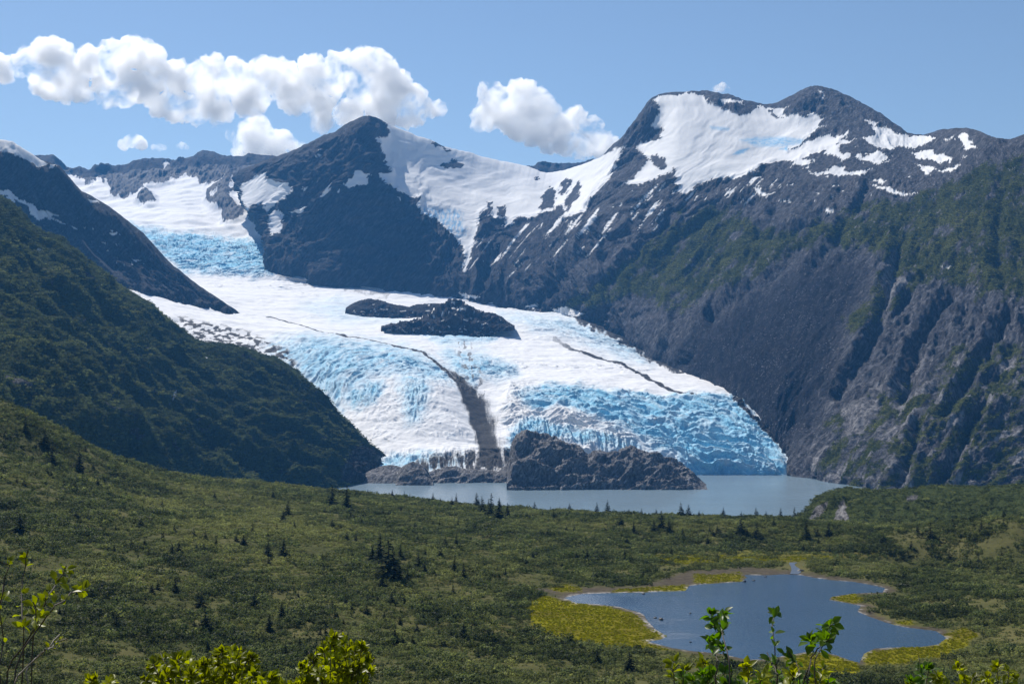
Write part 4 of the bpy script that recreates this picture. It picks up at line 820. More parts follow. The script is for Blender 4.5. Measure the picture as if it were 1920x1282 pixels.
kk = g.integers(0, KNOLL.shape[0] * KNOLL.shape[1], 15000); Pk = KNOLL.reshape(-1, 3)[kk] + g.normal(0, 1.2, (15000, 3)) * [1, 1, 0]
okk = (bare.ravel()[kk] < 0.3) & (Pk[:, 2] > 40); Pk = Pk[okk]
P = np.r_[P, Pk]; S = np.r_[S, 1.0 + 0.9 * g.random(len(Pk))]
P[:, 2] -= 0.25
scatter("alder_thicket", P, S, "dense low alder and willow scrub covering the moor", None, np.r_[tone, np.clip(0.4 + 0.2 * g.normal(size=len(Pk)), 0, 1)])
print("thicket", len(P))

def slope_brush(Gm, veg_, r0, n, size, label, tn_, umax=1990, umin=-80):
    gb = np.random.default_rng(91); A_ = Gm[r0 + 2:-6].reshape(-1, 3); vv_ = veg_[r0 + 2:-6].ravel(); uu_, _v = UV(A_)
    ar = np.linalg.norm(np.cross(np.gradient(Gm, axis=0), np.gradient(Gm, axis=1)), axis=-1)[r0 + 2:-6].ravel()
    wgt_ = np.where((vv_ > 0.45) & (uu_ < umax) & (uu_ > umin), ar * vv_, 0); i_ = gb.choice(len(A_), n, p=wgt_ / wgt_.sum())
    Pb = A_[i_] + gb.normal(0, 1.2, (n, 3)); Pb[:, 2] -= 0.5
    tb = np.clip(tn_ + 0.45 * fbm(Pb[:, 0] / 120, Pb[:, 2] / 90, 4, 1) + 0.12 * gb.normal(size=n), 0, 1)
    scatter("alder_thicket", Pb, size * (0.6 + 0.8 * gb.random(n) ** 2), label, None, tb)
slope_brush(HILLG, HILLV, HILLR, 52000, 2.3, "alder brush clothing the left hillside", 0.36)
slope_brush(MTG, MTV, MTR, 60000, 1.7, "patchy green brush on the right hand mountain slopes", 0.62)
MAT_SEDGE = leaf_material("sedge_blade", (0.15, 0.165, 0.006), (0.26, 0.245, 0.010), 0.35, 0.7, (0.2, 0.2, 0.007), 0.03)
sedge_objs = []
for k in range(4):
    gk = np.random.default_rng(400 + k); n_ = 46
    a_ = gk.random(n_) * 6.283; r_ = gk.random(n_) * 0.9; lean = gk.normal(0, 0.28, (n_, 2)); hh_ = 0.5 + 0.5 * gk.random(n_)
    base = np.stack([np.cos(a_) * r_, np.sin(a_) * r_, 0 * a_ - 0.05], -1); tip = base + np.stack([lean[:, 0], lean[:, 1], hh_], -1)
    t2 = gk.random(n_) * 6.283; sd2 = np.stack([np.cos(t2), np.sin(t2), 0 * t2], -1) * 0.06
    V = np.stack([base - sd2, base + sd2, tip], 1).reshape(-1, 3)
    me = bpy.data.meshes.new("sedge_tuft"); me.from_pydata(V.tolist(), [], np.arange(3 * n_).reshape(n_, 3).tolist()); me.materials.append(MAT_SEDGE); sedge_objs.append(bpy.data.objects.new("sedge_tuft", me))
gs = np.random.default_rng(61); yy = 430 + 300 * gs.random(90000); xx = (gs.random(90000) * 0.47 - 0.06) * yy; sd_ = pond_sd(xx, yy); P = np.stack([xx, yy, ground_z(xx, yy, sd_)], -1); pu, pv = UV(P)
pj, pw = pu + 11 * fbm(xx / 14, yy / 14, 3, 1), pv + 5 * fbm(xx / 11, yy / 11, 3, 2)
okm = anyin(pj, pw, MARSH) & (sd_ > 0.4 + 2.5 * gs.random(90000)) & (fbm(xx / 9, yy / 9, 3, 0) > -0.45)
P = P[okm]; scatter("marsh_sedge", P, 0.32 + 0.42 * gs.random(len(P)), "yellow green sedge covering the wet pond margins", sedge_objs)

# -- spruces: each one a tree of its own
def spruce_meshes(k):
    g = np.random.default_rng(300 + k)
    n, cents, nrm, ups, ws, hs = 0, [], [], [], [], []
    wid = 0.20 + 0.05 * (k % 3)
    for lev in np.linspace(0.06, 0.985, 24):
        rad = wid * (1 - lev) ** 0.85 * (0.75 + 0.5 * g.random()) + 0.012
        nb_ = max(4, int(13 * (1 - lev)) + 2)
        for j in range(nb_):
            a = g.random() * 6.283; L = rad * (0.65 + 0.55 * g.random())
            for f in (0.35, 0.75):
                d = np.array([math.cos(a), math.sin(a), -0.35])
                cents.append([math.cos(a) * L * f, math.sin(a) * L * f, lev - 0.3 * L * f + g.normal(0, 0.006)])
                ups.append(d); nrm.append([-0.3 * math.cos(a) + g.normal(0, .4), -0.3 * math.sin(a) + g.normal(0, .4), 1.0]); ws.append(0.05 * (1.2 - 0.5 * lev)); hs.append(L * 0.6 + 0.02)
    ups = unit(np.array(ups)); nrm = np.array(nrm); nrm = unit(nrm - (nrm * ups).sum(1, keepdims=True) * ups)
    V, Fq = quads(np.array(cents), nrm, ups, np.array(ws), np.array(hs))
    me = bpy.data.meshes.new("crown"); me.from_pydata(V.tolist(), [], Fq.tolist()); me.materials.append(MAT_SPRUCE)
    tv = []; 
    for z_, r_ in ((-0.04, 0.022), (0.4, 0.014), (0.97, 0.003)):
        tv += [(r_ * math.cos(a), r_ * math.sin(a), z_) for a in np.arange(6) * 1.0472]
    tf = [(i * 6 + j, i * 6 + (j + 1) % 6, i * 6 + 6 + (j + 1) % 6, i * 6 + 6 + j) for i in range(2) for j in range(6)]
    mt = bpy.data.meshes.new("trunk"); mt.from_pydata(tv, [], tf); mt.materials.append(MAT_BARK)
    return me, mt
SPR = [spruce_meshes(k) for k in range(5)]
def tree_at(u, v):
    """foot of a tree whose base shows at (u, v): walk along the ray until it meets the ground"""
    ys = np.geomspace(300, 1300, 500); r_ = W(u, v, ys); d = r_[:, 2] - ground_z(r_[:, 0], r_[:, 1])
    k = np.where(d < 0)[0]
    if len(k) == 0: return None
    return r_[k[0]]
nspr = [0]
GS = "dark spruces dotted over the moor"
def spruce(p, h, label, group=GS, big=False):
    k = random.randrange(5); me, mt = SPR[k]
    e = bpy.data.objects.new("spruce_tree", None if big else me); col.objects.link(e)
    e.location = (p[0], p[1], p[2] - 0.2); wf = random.uniform(1.15, 1.9)
    e.scale = (h * wf, h * wf, h); e.rotation_euler = (random.gauss(0, 0.03), random.gauss(0, 0.03), random.uniform(0, 6.28))
    if big:
        for nm, mm in (("crown", me), ("trunk", mt)):
            c = bpy.data.objects.new(nm, mm); col.objects.link(c); c.parent = e
    tag(e, label, "spruce", group); nspr[0] += 1
def spr_uv(u, v, hp, label, big=None, group=GS):
    p = tree_at(u, v)
    if p is None: return
    spruce(p, hp * p[1] / F * 1.18 + 0.8, label, group, hp >= 20 if big is None else big)
BIG = [
 (728, 1088, 62, "tallest spruce, pointed and nearly black, in the middle clump"), (712, 1056, 46, "bushy dark spruce at the upper left of the middle clump"), (698, 1050, 24, "short spruce at the left edge of the middle clump"),
 (748, 1093, 26, "round dark spruce on the right of the tallest one"), (716, 1102, 22, "low dark spruce at the foot of the tallest one"), (737, 1062, 30, "leaning dark spruce just behind the tallest one"),
 (765, 1094, 26, "stout spruce right of the middle clump"), (750, 1046, 20, "squat spruce upper right of the middle clump"),
 (218, 1187, 30, "pointed black spruce above the yellow green bushes at lower left"), (386, 1186, 36, "slim spire of a spruce above the bright bushes at lower left"), (376, 1138, 22, "thin topped spruce with a wide dark foot on the left moor"),
 (440, 1198, 20, "small pointed spruce just above the bright left bush"), (330, 1112, 22, "double topped spruce on the left moor"), (476, 1140, 24, "dark spruce at the edge of the left moor hollow"),
 (502, 1044, 24, "left one of two spruces standing side by side"), (531, 1044, 27, "right one of two spruces standing side by side"),
 (785, 1064, 24, "spruce above the slope right of the middle clump"), (870, 1084, 24, "dark spruce half way between middle clump and pond"), (852, 1070, 24, "spruce with a broad crown up the slope left of the pond"),
 (505, 1186, 28, "tall spruce left of the bright middle bush"), (528, 1160, 24, "grey green spruce left of the bright middle bush"), (535, 1232, 22, "spruce close behind the bright middle bush"),
 (740, 1206, 26, "broad dark spruce right of the bright middle bush"), (868, 1202, 26, "thin spruce on the near moor below the middle clump"),
 (148, 884, 34, "tall spruce high on the left slope"), (98, 874, 34, "broad spruce high on the left slope"), (48, 814, 28, "pale green spruce near the top of the left slope"), (84, 842, 32, "narrow spruce near the top of the left slope"),
 (38, 1000, 30, "grey green spruce at the left picture edge"), (540, 968, 24, "spruce near the lake rim, left of the taller pair"), (622, 950, 32, "left one of the taller pair on the lake rim"), (650, 953, 36, "right one of the taller pair on the lake rim"),
 (1180, 1258, 28, "dark spruce on the near moor just left of the pond"), (1120, 1242, 20, "small spruce between marsh and near moor"), (1240, 992, 28, "tallest spruce of the row between lake and pond"), (1225, 997, 18, "spruce left of the tallest one in the lake side row"), (1255, 998, 20, "spruce right of the tallest one in the lake side row"), (1187, 1000, 20, "bushy spruce leading the lake side row"),
 (1390, 1004, 26, "broad spruce on the rim above the pond"), (1418, 1010, 24, "right hand neighbour of the broad rim spruce"), (1513, 1010, 28, "spruce below the pale rock face of the knoll"), (1553, 1006, 20, "shorter spruce below the pale rock face of the knoll"),
 (1745, 1014, 28, "dark spruce in the hollow at the knoll's foot"), (1840, 1002, 22, "spruce on the right slope near the picture edge"), (920, 968, 36, "widest spruce of the dark group on the rim"), (935, 975, 32, "right hand spruce of the dark group on the rim"), (905, 962, 26, "left hand spruce of the dark group on the rim"), (952, 970, 22, "last small spruce of the dark group on the rim")]
for u, v, h, lb in BIG: spr_uv(u, v, h, lb)
SMALL = [(234, 1127, 17), (216, 1133, 17), (192, 1138, 14), (283, 1110, 14), (336, 1037, 20), (322, 1040, 18), (248, 1028, 16), (305, 1010, 12), (271, 1022, 12), (118, 1019, 12), (405, 1022, 10), (443, 1015, 12), (390, 1222, 18), (285, 985, 12), (217, 995, 10), (303, 1075, 14), (318, 1060, 12), (783, 1015, 12), (835, 1025, 16), (856, 1022, 18), (698, 1123, 12), (735, 1133, 18), (758, 1133, 18), (660, 1147, 14), (688, 1150, 14), (628, 1160, 16), (755, 1210, 18), (845, 1200, 16), (915, 1198, 15), (815, 1263, 14), (1280, 1008, 15), (1330, 1000, 15), (1345, 1003, 15), (1400, 1010, 16), (1425, 1015, 15), (1052, 1215, 15), (1533, 1008, 17), (1720, 1000, 18), (1780, 1050, 16), (1835, 1060, 16), (1870, 1075, 16), (193, 905, 14), (120, 912, 14), (140, 920, 18), (237, 870, 12), (88, 888, 14), (160, 850, 15)]
g = np.random.default_rng(77)
for i in range(400):
    if len(SMALL) > 235: break
    u = g.random() * 1900 + 10; v = 925 + 330 * g.random() ** 1.4
    if u > 950 and v > 1060: continue
    if u < 250 and v < 960: v -= 60 * g.random()
    if fbm(np.array([u / 140]), np.array([v / 60]), 3, 1)[0] < -0.12: continue
    SMALL.append((u, v, 7 + 9 * g.random()))
for u, v, h in SMALL:
    if u > 1000: lb, gr = "small dark spruce on the moor between the lake and the pond or right of them", "small spruces around the pond"
    elif v < 965: lb, gr = "small dark spruce high on the left slope or along the lake rim", "small spruces along the rim and left slope"
    else: lb, gr = "small dark spruce scattered on the open moor left of the pond", "small spruces on the left moor"
    spr_uv(u, v, h * 0.95, lb, False, gr)
for u in np.r_[np.arange(700, 1515, 27) + g.normal(0, 9, len(np.arange(700, 1515, 27)))]:
    ys = np.arange(900, 1300, 4.0); r_ = np.stack([(u - CU) / F * ys, ys, 0 * ys], -1); r_[:, 2] = ground_z(r_[:, 0], ys)
    uu, vv = UV(r_); k = int(np.argmin(vv))
    spruce(r_[k], (5 + 13 * g.random() ** 2) * r_[k, 1] / F * 1.3 + 1.2, "little dark spruce against the lake water along the rim", "little spruces along the lake rim")
print("spruces", nspr[0])

# ------------------------------------------------------------------ near shrubs on the hillside below the camera
def tube(pts, r0, r1, ns=6):
    pts = np.array(pts, float); n = len(pts); V, Fq = [], []
    T = np.gradient(pts, axis=0); T = unit(T)
    a = unit(np.cross(T, np.array([0.3, 0.1, 0.95]) + 0 * T)); b_ = np.cross(T, a)
    for i in range(n):
        r = r0 + (r1 - r0) * i / (n - 1)
        for j in range(ns):
            th = 6.2832 * j / ns; V.append(pts[i] + r * (a[i] * math.cos(th) + b_[i] * math.sin(th)))
    for i in range(n - 1):
        for j in range(ns):
            Fq.append((i * ns + j, i * ns + (j + 1) % ns, (i + 1) * ns + (j + 1) % ns, (i + 1) * ns + j))
    return V, Fq
def leaf_geo(base, d, nrm, L, Wd, g, cup=0.18):
    """a pointed oval leaf, folded along its midrib and drooping at the tip: 12 quads"""
    d = unit(np.array(d)); nrm = unit(np.array(nrm) - d * np.dot(nrm, d)); sd2 = np.cross(d, nrm)
    prof = [(0.0, 0.02), (0.16, 0.55), (0.36, 0.95), (0.58, 1.0), (0.80, 0.62), (1.0, 0.03)]
    V = []; droop = g.uniform(0.05, 0.28)
    for f, w2 in prof:
        c = base + d * L * f - nrm * L * droop * f * f
        ww = Wd * 0.5 * w2 * (1 + g.normal(0, 0.05)); up = nrm * ww * (2 * cup)
        V += [c - sd2 * ww + up, c, c + sd2 * ww + up]
    Fq = []
    for i in range(len(prof) - 1):
        o = 3 * i; Fq += [(o, o + 1, o + 4, o + 3), (o + 1, o + 2, o + 5, o + 4)]
    return V, Fq
class MB:
    def __init__(s): s.V, s.F = [], []
    def add(s, V, Fq):
        o = len(s.V); s.V += [tuple(v_) for v_ in V]; s.F += [tuple(i + o for i in f) for f in Fq]
    def build(s, name, mat, parent):
        me = bpy.data.meshes.new(name); me.from_pydata(s.V, [], s.F); me.materials.append(mat)
        for f in me.polygons: f.use_smooth = True
        o = bpy.data.objects.new(name, me); col.objects.link(o); o.parent = parent
        return o
def plant(name, label, cat, Y, stems, seed, leaf, lmat, smat, group, density=1.0, leafy=(0.25, 1.0), r0=0.012):
    """stems: lists of (u, v) way-points seen in the photo, first one lowest; each is led down to the ground"""
    g = np.random.default_rng(seed)
    e = bpy.data.objects.new(name, None); col.objects.link(e)
    u_m = np.mean([s_[0][0] for s_ in stems]); bx = W(u_m, 1300, Y)[0]; gz = float(ground_z(np.array([bx]), np.array([Y]))[0])
    root = np.array([bx, Y, gz]); e.location = root
    lv = MB()
    for si, st_ in enumerate(stems):
        dy = g.uniform(-0.25, 0.25)
        P_ = [W(u, v, Y + dy + 0.12 * g.normal()) for u, v in st_]
        start = root + np.array([g.normal(0, 0.08), g.normal(0, 0.08), -0.05])
        mid = 0.45 * start + 0.55 * P_[0] + np.array([g.normal(0, 0.05), 0, 0])
        A_ = np.array([start, mid] + P_); k = np.r_[0, np.cumsum(np.linalg.norm(np.diff(A_, axis=0), axis=1))]
        kn = np.linspace(0, k[-1], max(10, int(k[-1] / 0.07))); A_ = pchip(k, A_, kn)
        A_[2:] += g.normal(0, 0.003, A_[2:].shape)
        sb = MB(); sb.add(*[x_ for x_ in tube(A_ - root, r0 * g.uniform(0.8, 1.1), 0.0022)]); sb.build("stem", smat, e)
        vis0 = k[2]; Lv = k[-1] - vis0
        nlf = max(3, int(Lv / leaf * 2.3 * density))
        for i in range(nlf):
            f = g.uniform(*leafy) if i > 1 else 1.0
            d0 = vis0 + Lv * f; j = min(len(kn) - 2, int(np.searchsorted(kn, d0))); b0 = A_[j]; T = unit(A_[min(j + 1, len(A_) - 1)] - A_[max(j - 1, 0)])
            side = unit(g.normal(size=3)); d = unit(T * g.uniform(0.3, 0.9) + side * g.uniform(0.5, 1.0) + np.array([0, 0, 0.15]))
            L = leaf * g.uniform(0.6, 1.15)
            nn = unit(np.array([g.normal(0, 0.5), -0.45 + g.normal(0, 0.4), 0.8]))
            pet = b0 + d * L * 0.18
            Vl, Fl = leaf_geo(pet - root, d, nn, L, L * g.uniform(0.5, 0.68), g); lv.add(Vl, Fl)
    lv.build("leaves", lmat, e)
    return tag(e, label, cat, group)
GP = "leafy shrubs growing just below the viewpoint"
plant("alder_sapling", "sparse leafed sapling with bare twigs in the lower left corner", "sapling", 5.2,
      [[(14, 1262), (55, 1195), (85, 1120), (104, 1095), (118, 1075), (124, 1062)], [(42, 1270), (44, 1180), (42, 1110), (46, 1060), (50, 1034)], [(30, 1252), (70, 1180), (100, 1140), (135, 1112), (160, 1106)], [(0, 1250), (6, 1200), (0, 1150), (5, 1100)], [(60, 1230), (64, 1180), (66, 1150), (62, 1128)], [(10, 1080), (20, 1068), (4, 1052)]], 1, 0.042, MAT_BRIGHT, MAT_BARK, GP, 0.6, (0.2, 1.0), 0.009)
plant("dead_branch", "bare pale forked branch reaching up from the bottom left corner", "branch", 5.0, [[(22, 1284), (55, 1246), (85, 1218), (106, 1204), (128, 1198)], [(50, 1252), (70, 1225), (95, 1212), (112, 1190)]], 2, 0.03, MAT_BRIGHT, MAT_PALEBARK, GP, 0.12, (0.5, 1.0), 0.008)
def bush(name, label, Y, u0_, u1_, top, seed, leaf, lmat, n, dens=1.5):
    g = np.random.default_rng(seed); st_ = []
    tu = [t_[0] for t_ in top]; tv = [t_[1] for t_ in top]
    for i in range(n):
        u = u0_ + (u1_ - u0_) * (i + g.random()) / n; vt = np.interp(u, tu, tv) + (0 if g.random() < 0.45 else abs(g.normal(0, 26)))
        ub = u + (u - (u0_ + u1_) / 2) * -0.35
        st_.append([(ub + g.normal(0, 6), 1310), (0.5 * (u + ub) + g.normal(0, 5), 0.5 * (1310 + vt)), (u, vt)])
    return plant(name, label, "bush", Y, st_, seed, leaf, lmat, MAT_BARK, GP, dens, (0.0, 1.0), 0.008)
bush("willow_bush", "bright yellow green bush at the bottom, widest of the near bushes", 7.0, 265, 495, [(265, 1240), (300, 1222), (345, 1222), (375, 1235), (400, 1222), (440, 1205), (460, 1212), (495, 1250)], 11, 0.046, MAT_BRIGHT, 44, 2.3)
bush("willow_bush", "taller dense yellow green bush left of the bottom centre", 6.8, 548, 705, [(548, 1250), (570, 1225), (600, 1206), (612, 1186), (645, 1180), (660, 1205), (682, 1198), (705, 1238)], 12, 0.043, MAT_BRIGHT, 44, 2.4)
bush("willow_bush", "small low tuft of yellow leaves between the corner sapling and the wide bush", 6.6, 150, 215, [(150, 1272), (185, 1256), (200, 1262), (215, 1278)], 13, 0.045, MAT_BRIGHT, 8, 2.2)
bush("willow_bush", "low leafy fringe along the bottom edge between the two big bushes", 6.5, 470, 560, [(470, 1262), (500, 1258), (530, 1266), (560, 1258)], 14, 0.045, MAT_BRIGHT, 10, 2.0)
plant("alder_sapling", "two stemmed green leaved sapling in front of the pond's left half", "sapling", 6.2, [[(1372, 1270), (1355, 1220), (1340, 1175), (1332, 1142)], [(1368, 1255), (1358, 1200), (1350, 1165), (1356, 1146)], [(1345, 1240), (1336, 1210), (1328, 1196)]], 21, 0.052, MAT_GREEN, MAT_BARK, GP, 1.1, (0.3, 1.0), 0.009)
plant("alder_sapling", "single upright stem with dark green top leaves before the pond", "sapling", 6.4, [[(1458, 1275), (1452, 1220), (1450, 1180), (1452, 1142)], [(1456, 1262), (1446, 1236), (1438, 1222)]], 22, 0.056, MAT_GREEN, MAT_BARK, GP, 0.9, (0.2, 1.0), 0.009)
plant("alder_sapling", "branching broad leaved sapling in front of the pond's right half", "sapling", 6.0, [[(1506, 1280), (1520, 1240), (1535, 1215), (1550, 1185), (1562, 1168)], [(1515, 1270), (1524, 1225), (1518, 1200), (1506, 1192)], [(1528, 1235), (1545, 1205), (1560, 1196)], [(1500, 1270), (1490, 1235), (1478, 1222)]], 23, 0.056, MAT_GREEN, MAT_BARK, GP, 1.0, (0.35, 1.0), 0.009)
plant("alder_sapling", "short yellow leaved sprig below the pond's left corner", "sapling", 6.3, [[(1268, 1290), (1262, 1255), (1266, 1226)], [(1278, 1290), (1282, 1262), (1296, 1238)], [(1320, 1290), (1322, 1262), (1318, 1240)]], 24, 0.05, MAT_BRIGHT, MAT_BARK, GP, 1.3, (0.2, 1.0), 0.007)
plant("alder_sapling", "low leafy sprouts at the bottom edge under the pond", "sapling", 6.1, [[(1400, 1300), (1405, 1270), (1396, 1246)], [(1425, 1300), (1428, 1275), (1440, 1256)], [(1480, 1300), (1486, 1275), (1480, 1258)], [(1540, 1300), (1536, 1275), (1545, 1250)]], 25, 0.048, MAT_BRIGHT, MAT_BARK, GP, 1.5, (0.1, 1.0), 0.007)
plant("willow_sapling", "pale green tuft below the pond's right bay", "sapling", 7.2, [[(1722, 1300), (1725, 1262), (1722, 1226)], [(1735, 1300), (1742, 1258), (1750, 1234)], [(1712, 1300), (1708, 1278), (1700, 1262)]], 26, 0.048, MAT_GREEN, MAT_BARK, GP, 1.5, (0.2, 1.0), 0.007)
plant("willow_sapling", "thin yellowish sprig left of the corner tuft at lower right", "sapling", 7.2, [[(1796, 1300), (1800, 1268), (1794, 1246)], [(1818, 1300), (1822, 1280), (1830, 1262)]], 27, 0.045, MAT_BRIGHT, MAT_BARK, GP, 1.1, (0.2, 1.0), 0.006)
plant("willow_sapling", "leafy tuft in the lower right corner", "sapling", 7.0, [[(1868, 1300), (1872, 1262), (1876, 1234)], [(1884, 1300), (1890, 1270), (1886, 1250)], [(1855, 1300), (1850, 1280), (1856, 1264)]], 28, 0.045, MAT_BRIGHT, MAT_BARK, GP, 1.3, (0.2, 1.0), 0.006)

bush("alder_bush", "low dark green fringe of leaves along the bottom edge under the pond", 6.6, 1262, 1575, [(1262, 1266), (1330, 1250), (1400, 1262), (1470, 1252), (1540, 1258), (1575, 1270)], 31, 0.05, MAT_GREEN, 20, 1.5)
bush("alder_bush", "low fringe of yellowish leaves along the bottom edge at far right", 7.4, 1690, 1915, [(1690, 1272), (1760, 1262), (1840, 1266), (1915, 1258)], 32, 0.048, MAT_BRIGHT, 12, 1.3)
# ------------------------------------------------------------------ stones standing in and along the pond
def stone(u, v, wpx, label, k):
    p_ = on_plane(u, v, POND_Z); g = np.random.default_rng(900 + k)
    import bmesh
    bm = bmesh.new(); bmesh.ops.create_icosphere(bm, subdivisions=3, radius=1.0)
    s_ = wpx * p_[1] / F * 0.5; ph = g.random(3) * 6
    for vt in bm.verts:
        c = vt.co; n_ = 0.16 * math.sin(2.3 * c.x + ph[0]) + 0.14 * math.sin(3.1 * c.y + ph[1]) + 0.1 * math.sin(4.7 * c.z + 2.1 * c.x + ph[2]) + g.normal(0, 0.025)
        vt.co = c * (1 + n_); vt.co.x *= s_; vt.co.y *= s_ * 0.8; vt.co.z *= s_ * 0.55
    me = bpy.data.meshes.new("boulder"); bm.to_mesh(me); bm.free(); me.materials.append(MAT_STONE)
    o = bpy.data.objects.new("boulder", me); col.objects.link(o); o.location = (p_[0], p_[1], p_[2] + 0.1 * s_)
    tag(o, label, "boulder", "boulders in and beside the pond")
bb = NB("wet_stone"); MAT_STONE = bb.done(bb.bsdf(bb.mix(bb.noise(bb.pos(), 2.0, 4), (0.02, 0.02, 0.02), (0.07, 0.065, 0.06)), 0.5))
for k, (u, v, w_, lb) in enumerate([(1206, 1113, 6, "dark boulder on the far shore near the pond's left tip"), (1229, 1158, 7, "left one of two dark boulders off the marsh shore"), (1239, 1161, 10, "right, longer one of two dark boulders off the marsh shore"), (1294, 1149, 5, "lone dark boulder in open pond water"), (1396, 1090, 8, "dark boulder at the tip of the far spit"), (1413, 1088, 6, "flat boulder right of the spit tip"), (1435, 1081, 5, "little boulder near the back shore"), (1502, 1071, 12, "longest dark boulder at the stream mouth"), (1295, 1203, 5, "little dark boulder off the near shore")]):
    stone(u, v, w_, lb, k)

# ------------------------------------------------------------------ air
def haze_box(lo, hi, dens, colr, aniso=0.2):
    import bmesh
    bm = bmesh.new(); bmesh.ops.create_cube(bm, size=1.0)
    for v_ in bm.verts:
        v_.co = [lo[i] + (v_.co[i] + 0.5) * (hi[i] - lo[i]) for i in range(3)]
    me = bpy.data.meshes.new("haze"); bm.to_mesh(me); bm.free()
    b = NB("haze_air"); pv_ = b.n("ShaderNodeVolumePrincipled", i_Density=dens, i_Anisotropy=aniso); pv_.inputs["Color"].default_value = (*colr, 1)
    b.t.links.new(pv_.outputs[0], b.out.inputs["Volume"]); me.materials.append(b.m)
    o = bpy.data.objects.new("haze", me); col.objects.link(o); return tag(o, "thin blue mountain haze", kind="stuff")
haze_box((-3700, -160, -62), (3700, 8300, 1480), 3.6e-5, (0.12, 0.44, 1.0))

# ------------------------------------------------------------------ clouds
def cloud(label, Yc, blobs, vox, dens, amp, seed, group="clouds over the peaks"):
    """blobs: (u, v, r, depth offset) in photo pixels, joined into one billowing body of even vapour"""
    import bmesh
    g = np.random.default_rng(seed); bm = bmesh.new(); k = Yc / F
    for u, v, r in blobs:
        r *= 1.15
        c = W(u, v, Yc); b0 = len(bm.verts)
        for j in range(7):
            o_ = unit(g.normal(size=3)) * [0.75, 0.6, 0.6] * r * k * (0 if j == 0 else 0.75); rr_ = r * k * (0.78 if j == 0 else g.uniform(0.28, 0.5))
            res = bmesh.ops.create_icosphere(bm, subdivisions=3, radius=rr_)
            for vt in res["verts"]: vt.co = vt.co + type(vt.co)((c + o_).tolist())
    me = bpy.data.meshes.new("cloud"); bm.to_mesh(me); bm.free()
    o = bpy.data.objects.new("cloud", me); col.objects.link(o)
    rm = o.modifiers.new("r", 'REMESH'); rm.mode = 'VOXEL'; rm.voxel_size = vox
    dg = bpy.context.evaluated_depsgraph_get(); ev = o.evaluated_get(dg); m2 = bpy.data.meshes.new_from_object(ev)
    o.modifiers.clear(); o.data = m2
    n = len(m2.vertices); co = np.empty(n * 3, np.float32); m2.vertices.foreach_get("co", co); co = co.reshape(-1, 3).astype(float)
    no = np.empty(n * 3, np.float32); m2.vertices.foreach_get("normal", no); no = no.reshape(-1, 3).astype(float)
    x, y, z = (co / (k * 1.0)).T
    d = np.zeros(n)
    for sc_, a_ in ((42, 7.0), (18, 4.0), (8, 2.2), (3.6, 1.1)):
        f = (fbm((x + 0.5 * y) / sc_, (z + 0.31 * y) / sc_, 2, int(sc_) % 4, 0.5, True) + fbm((x - 0.6 * z) / sc_, (y * 0.9 + z * 0.4) / sc_, 2, int(sc_ + 1) % 4, 0.5, True)) * 0.5
        d += a_ * f
    co = co + no * (d * amp * 1.5 * k)[:, None]
    m2.vertices.foreach_set("co", np.ascontiguousarray(co, np.float32).ravel()); m2.update()
    for f in m2.polygons: f.use_smooth = True
    b = NB("cloud_vapour"); pv_ = b.n("ShaderNodeVolumePrincipled", i_Anisotropy=0.55); pv_.inputs["Color"].default_value = (1, 1, 1, 1)
    nn_ = b.noise(b.pos(), 1.0 / (52 * k), 8, 0.66, 0.4)
    b.set(pv_.inputs["Density"], b.ramp(nn_, 0.43, 0.55, 0.0, dens * 3.0)); b.m.cycles.volume_step_rate = 1.0
    b.t.links.new(pv_.outputs[0], b.out.inputs["Volume"]); m2.materials.clear(); m2.materials.append(b.m)
    print("cloud", n)
    return tag(o, label, "cloud", group)
CY = 12500.0
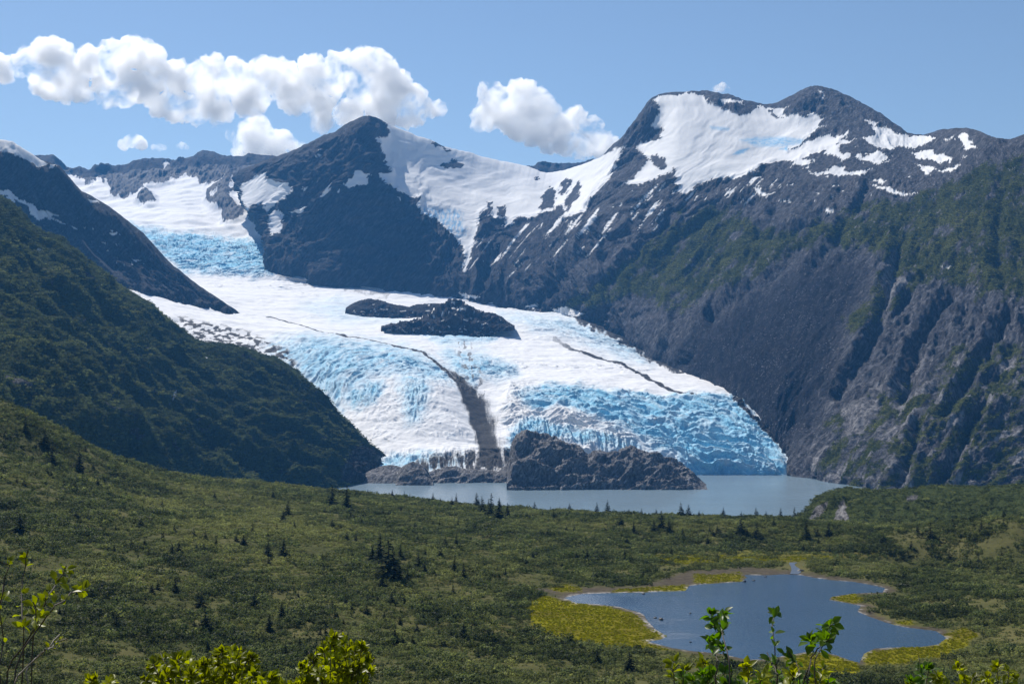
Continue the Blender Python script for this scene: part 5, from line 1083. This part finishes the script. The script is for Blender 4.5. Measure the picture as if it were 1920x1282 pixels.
cloud("long white cumulus bank stretched above the left peaks", CY, [(60, 118, 30), (95, 105, 34), (120, 130, 40), (90, 155, 30), (118, 175, 16), (150, 150, 40), (180, 120, 34), (215, 112, 36), (255, 110, 40), (285, 115, 26), (200, 165, 34), (240, 160, 40), (285, 165, 36), (300, 195, 22), (330, 150, 36), (330, 195, 32), (365, 205, 26), (390, 150, 42), (400, 195, 34), (405, 225, 14), (440, 150, 40), (470, 185, 36), (500, 140, 34), (530, 150, 40), (560, 175, 40), (590, 140, 34), (620, 150, 38), (600, 200, 30), (640, 130, 36), (680, 125, 34), (705, 118, 26), (690, 165, 42), (730, 150, 34), (745, 180, 36), (720, 205, 34), (770, 185, 28), (780, 210, 24), (800, 202, 18), (822, 205, 14), (760, 222, 18), (660, 215, 30), (600, 225, 20)], 26, 0.0055, 1.0, 31)
cloud("small puffy cloud behind the left shoulder of the central peak", CY + 500, [(440, 258, 14), (465, 250, 22), (485, 240, 26), (500, 262, 26), (525, 262, 20), (548, 272, 16), (565, 278, 12), (480, 280, 22), (520, 290, 20), (450, 285, 12), (590, 284, 10)], 24, 0.0055, 0.8, 32)
cloud("white cumulus behind the saddle left of the icefield summit", CY + 200, [(925, 180, 24), (915, 215, 26), (900, 232, 14), (945, 205, 34), (975, 180, 28), (990, 168, 16), (1000, 195, 32), (975, 230, 34), (1020, 215, 30), (1020, 245, 34), (1055, 240, 30), (1075, 225, 24), (1060, 265, 28), (1095, 250, 26), (1110, 240, 20), (1120, 265, 24), (1095, 280, 18), (1140, 270, 16), (1125, 285, 14), (1030, 275, 14)], 26, 0.0055, 0.9, 33)
cloud("little isolated puff low over the far ridge", CY + 900, [(232, 272, 9), (245, 266, 11), (257, 266, 12), (268, 272, 9)], 14, 0.008, 0.4, 34)
cloud("faint wisp right of the isolated puff", CY + 900, [(288, 276, 5), (298, 276, 6), (308, 277, 5)], 10, 0.004, 0.3, 35)
cloud("faintest wisp over the far ridge before the central peak", CY + 900, [(334, 276, 5), (342, 274, 7), (349, 276, 5)], 10, 0.004, 0.3, 36)
cloud("round puff peeping over the icefield summit", CY + 900, [(1345, 168, 9), (1354, 166, 11), (1362, 171, 9)], 14, 0.008, 0.3, 37)
cloud("cut off cloud at the left picture edge", CY, [(-40, 125, 34), (-15, 125, 30), (5, 128, 22), (12, 140, 16)], 26, 0.0055, 0.7, 38)
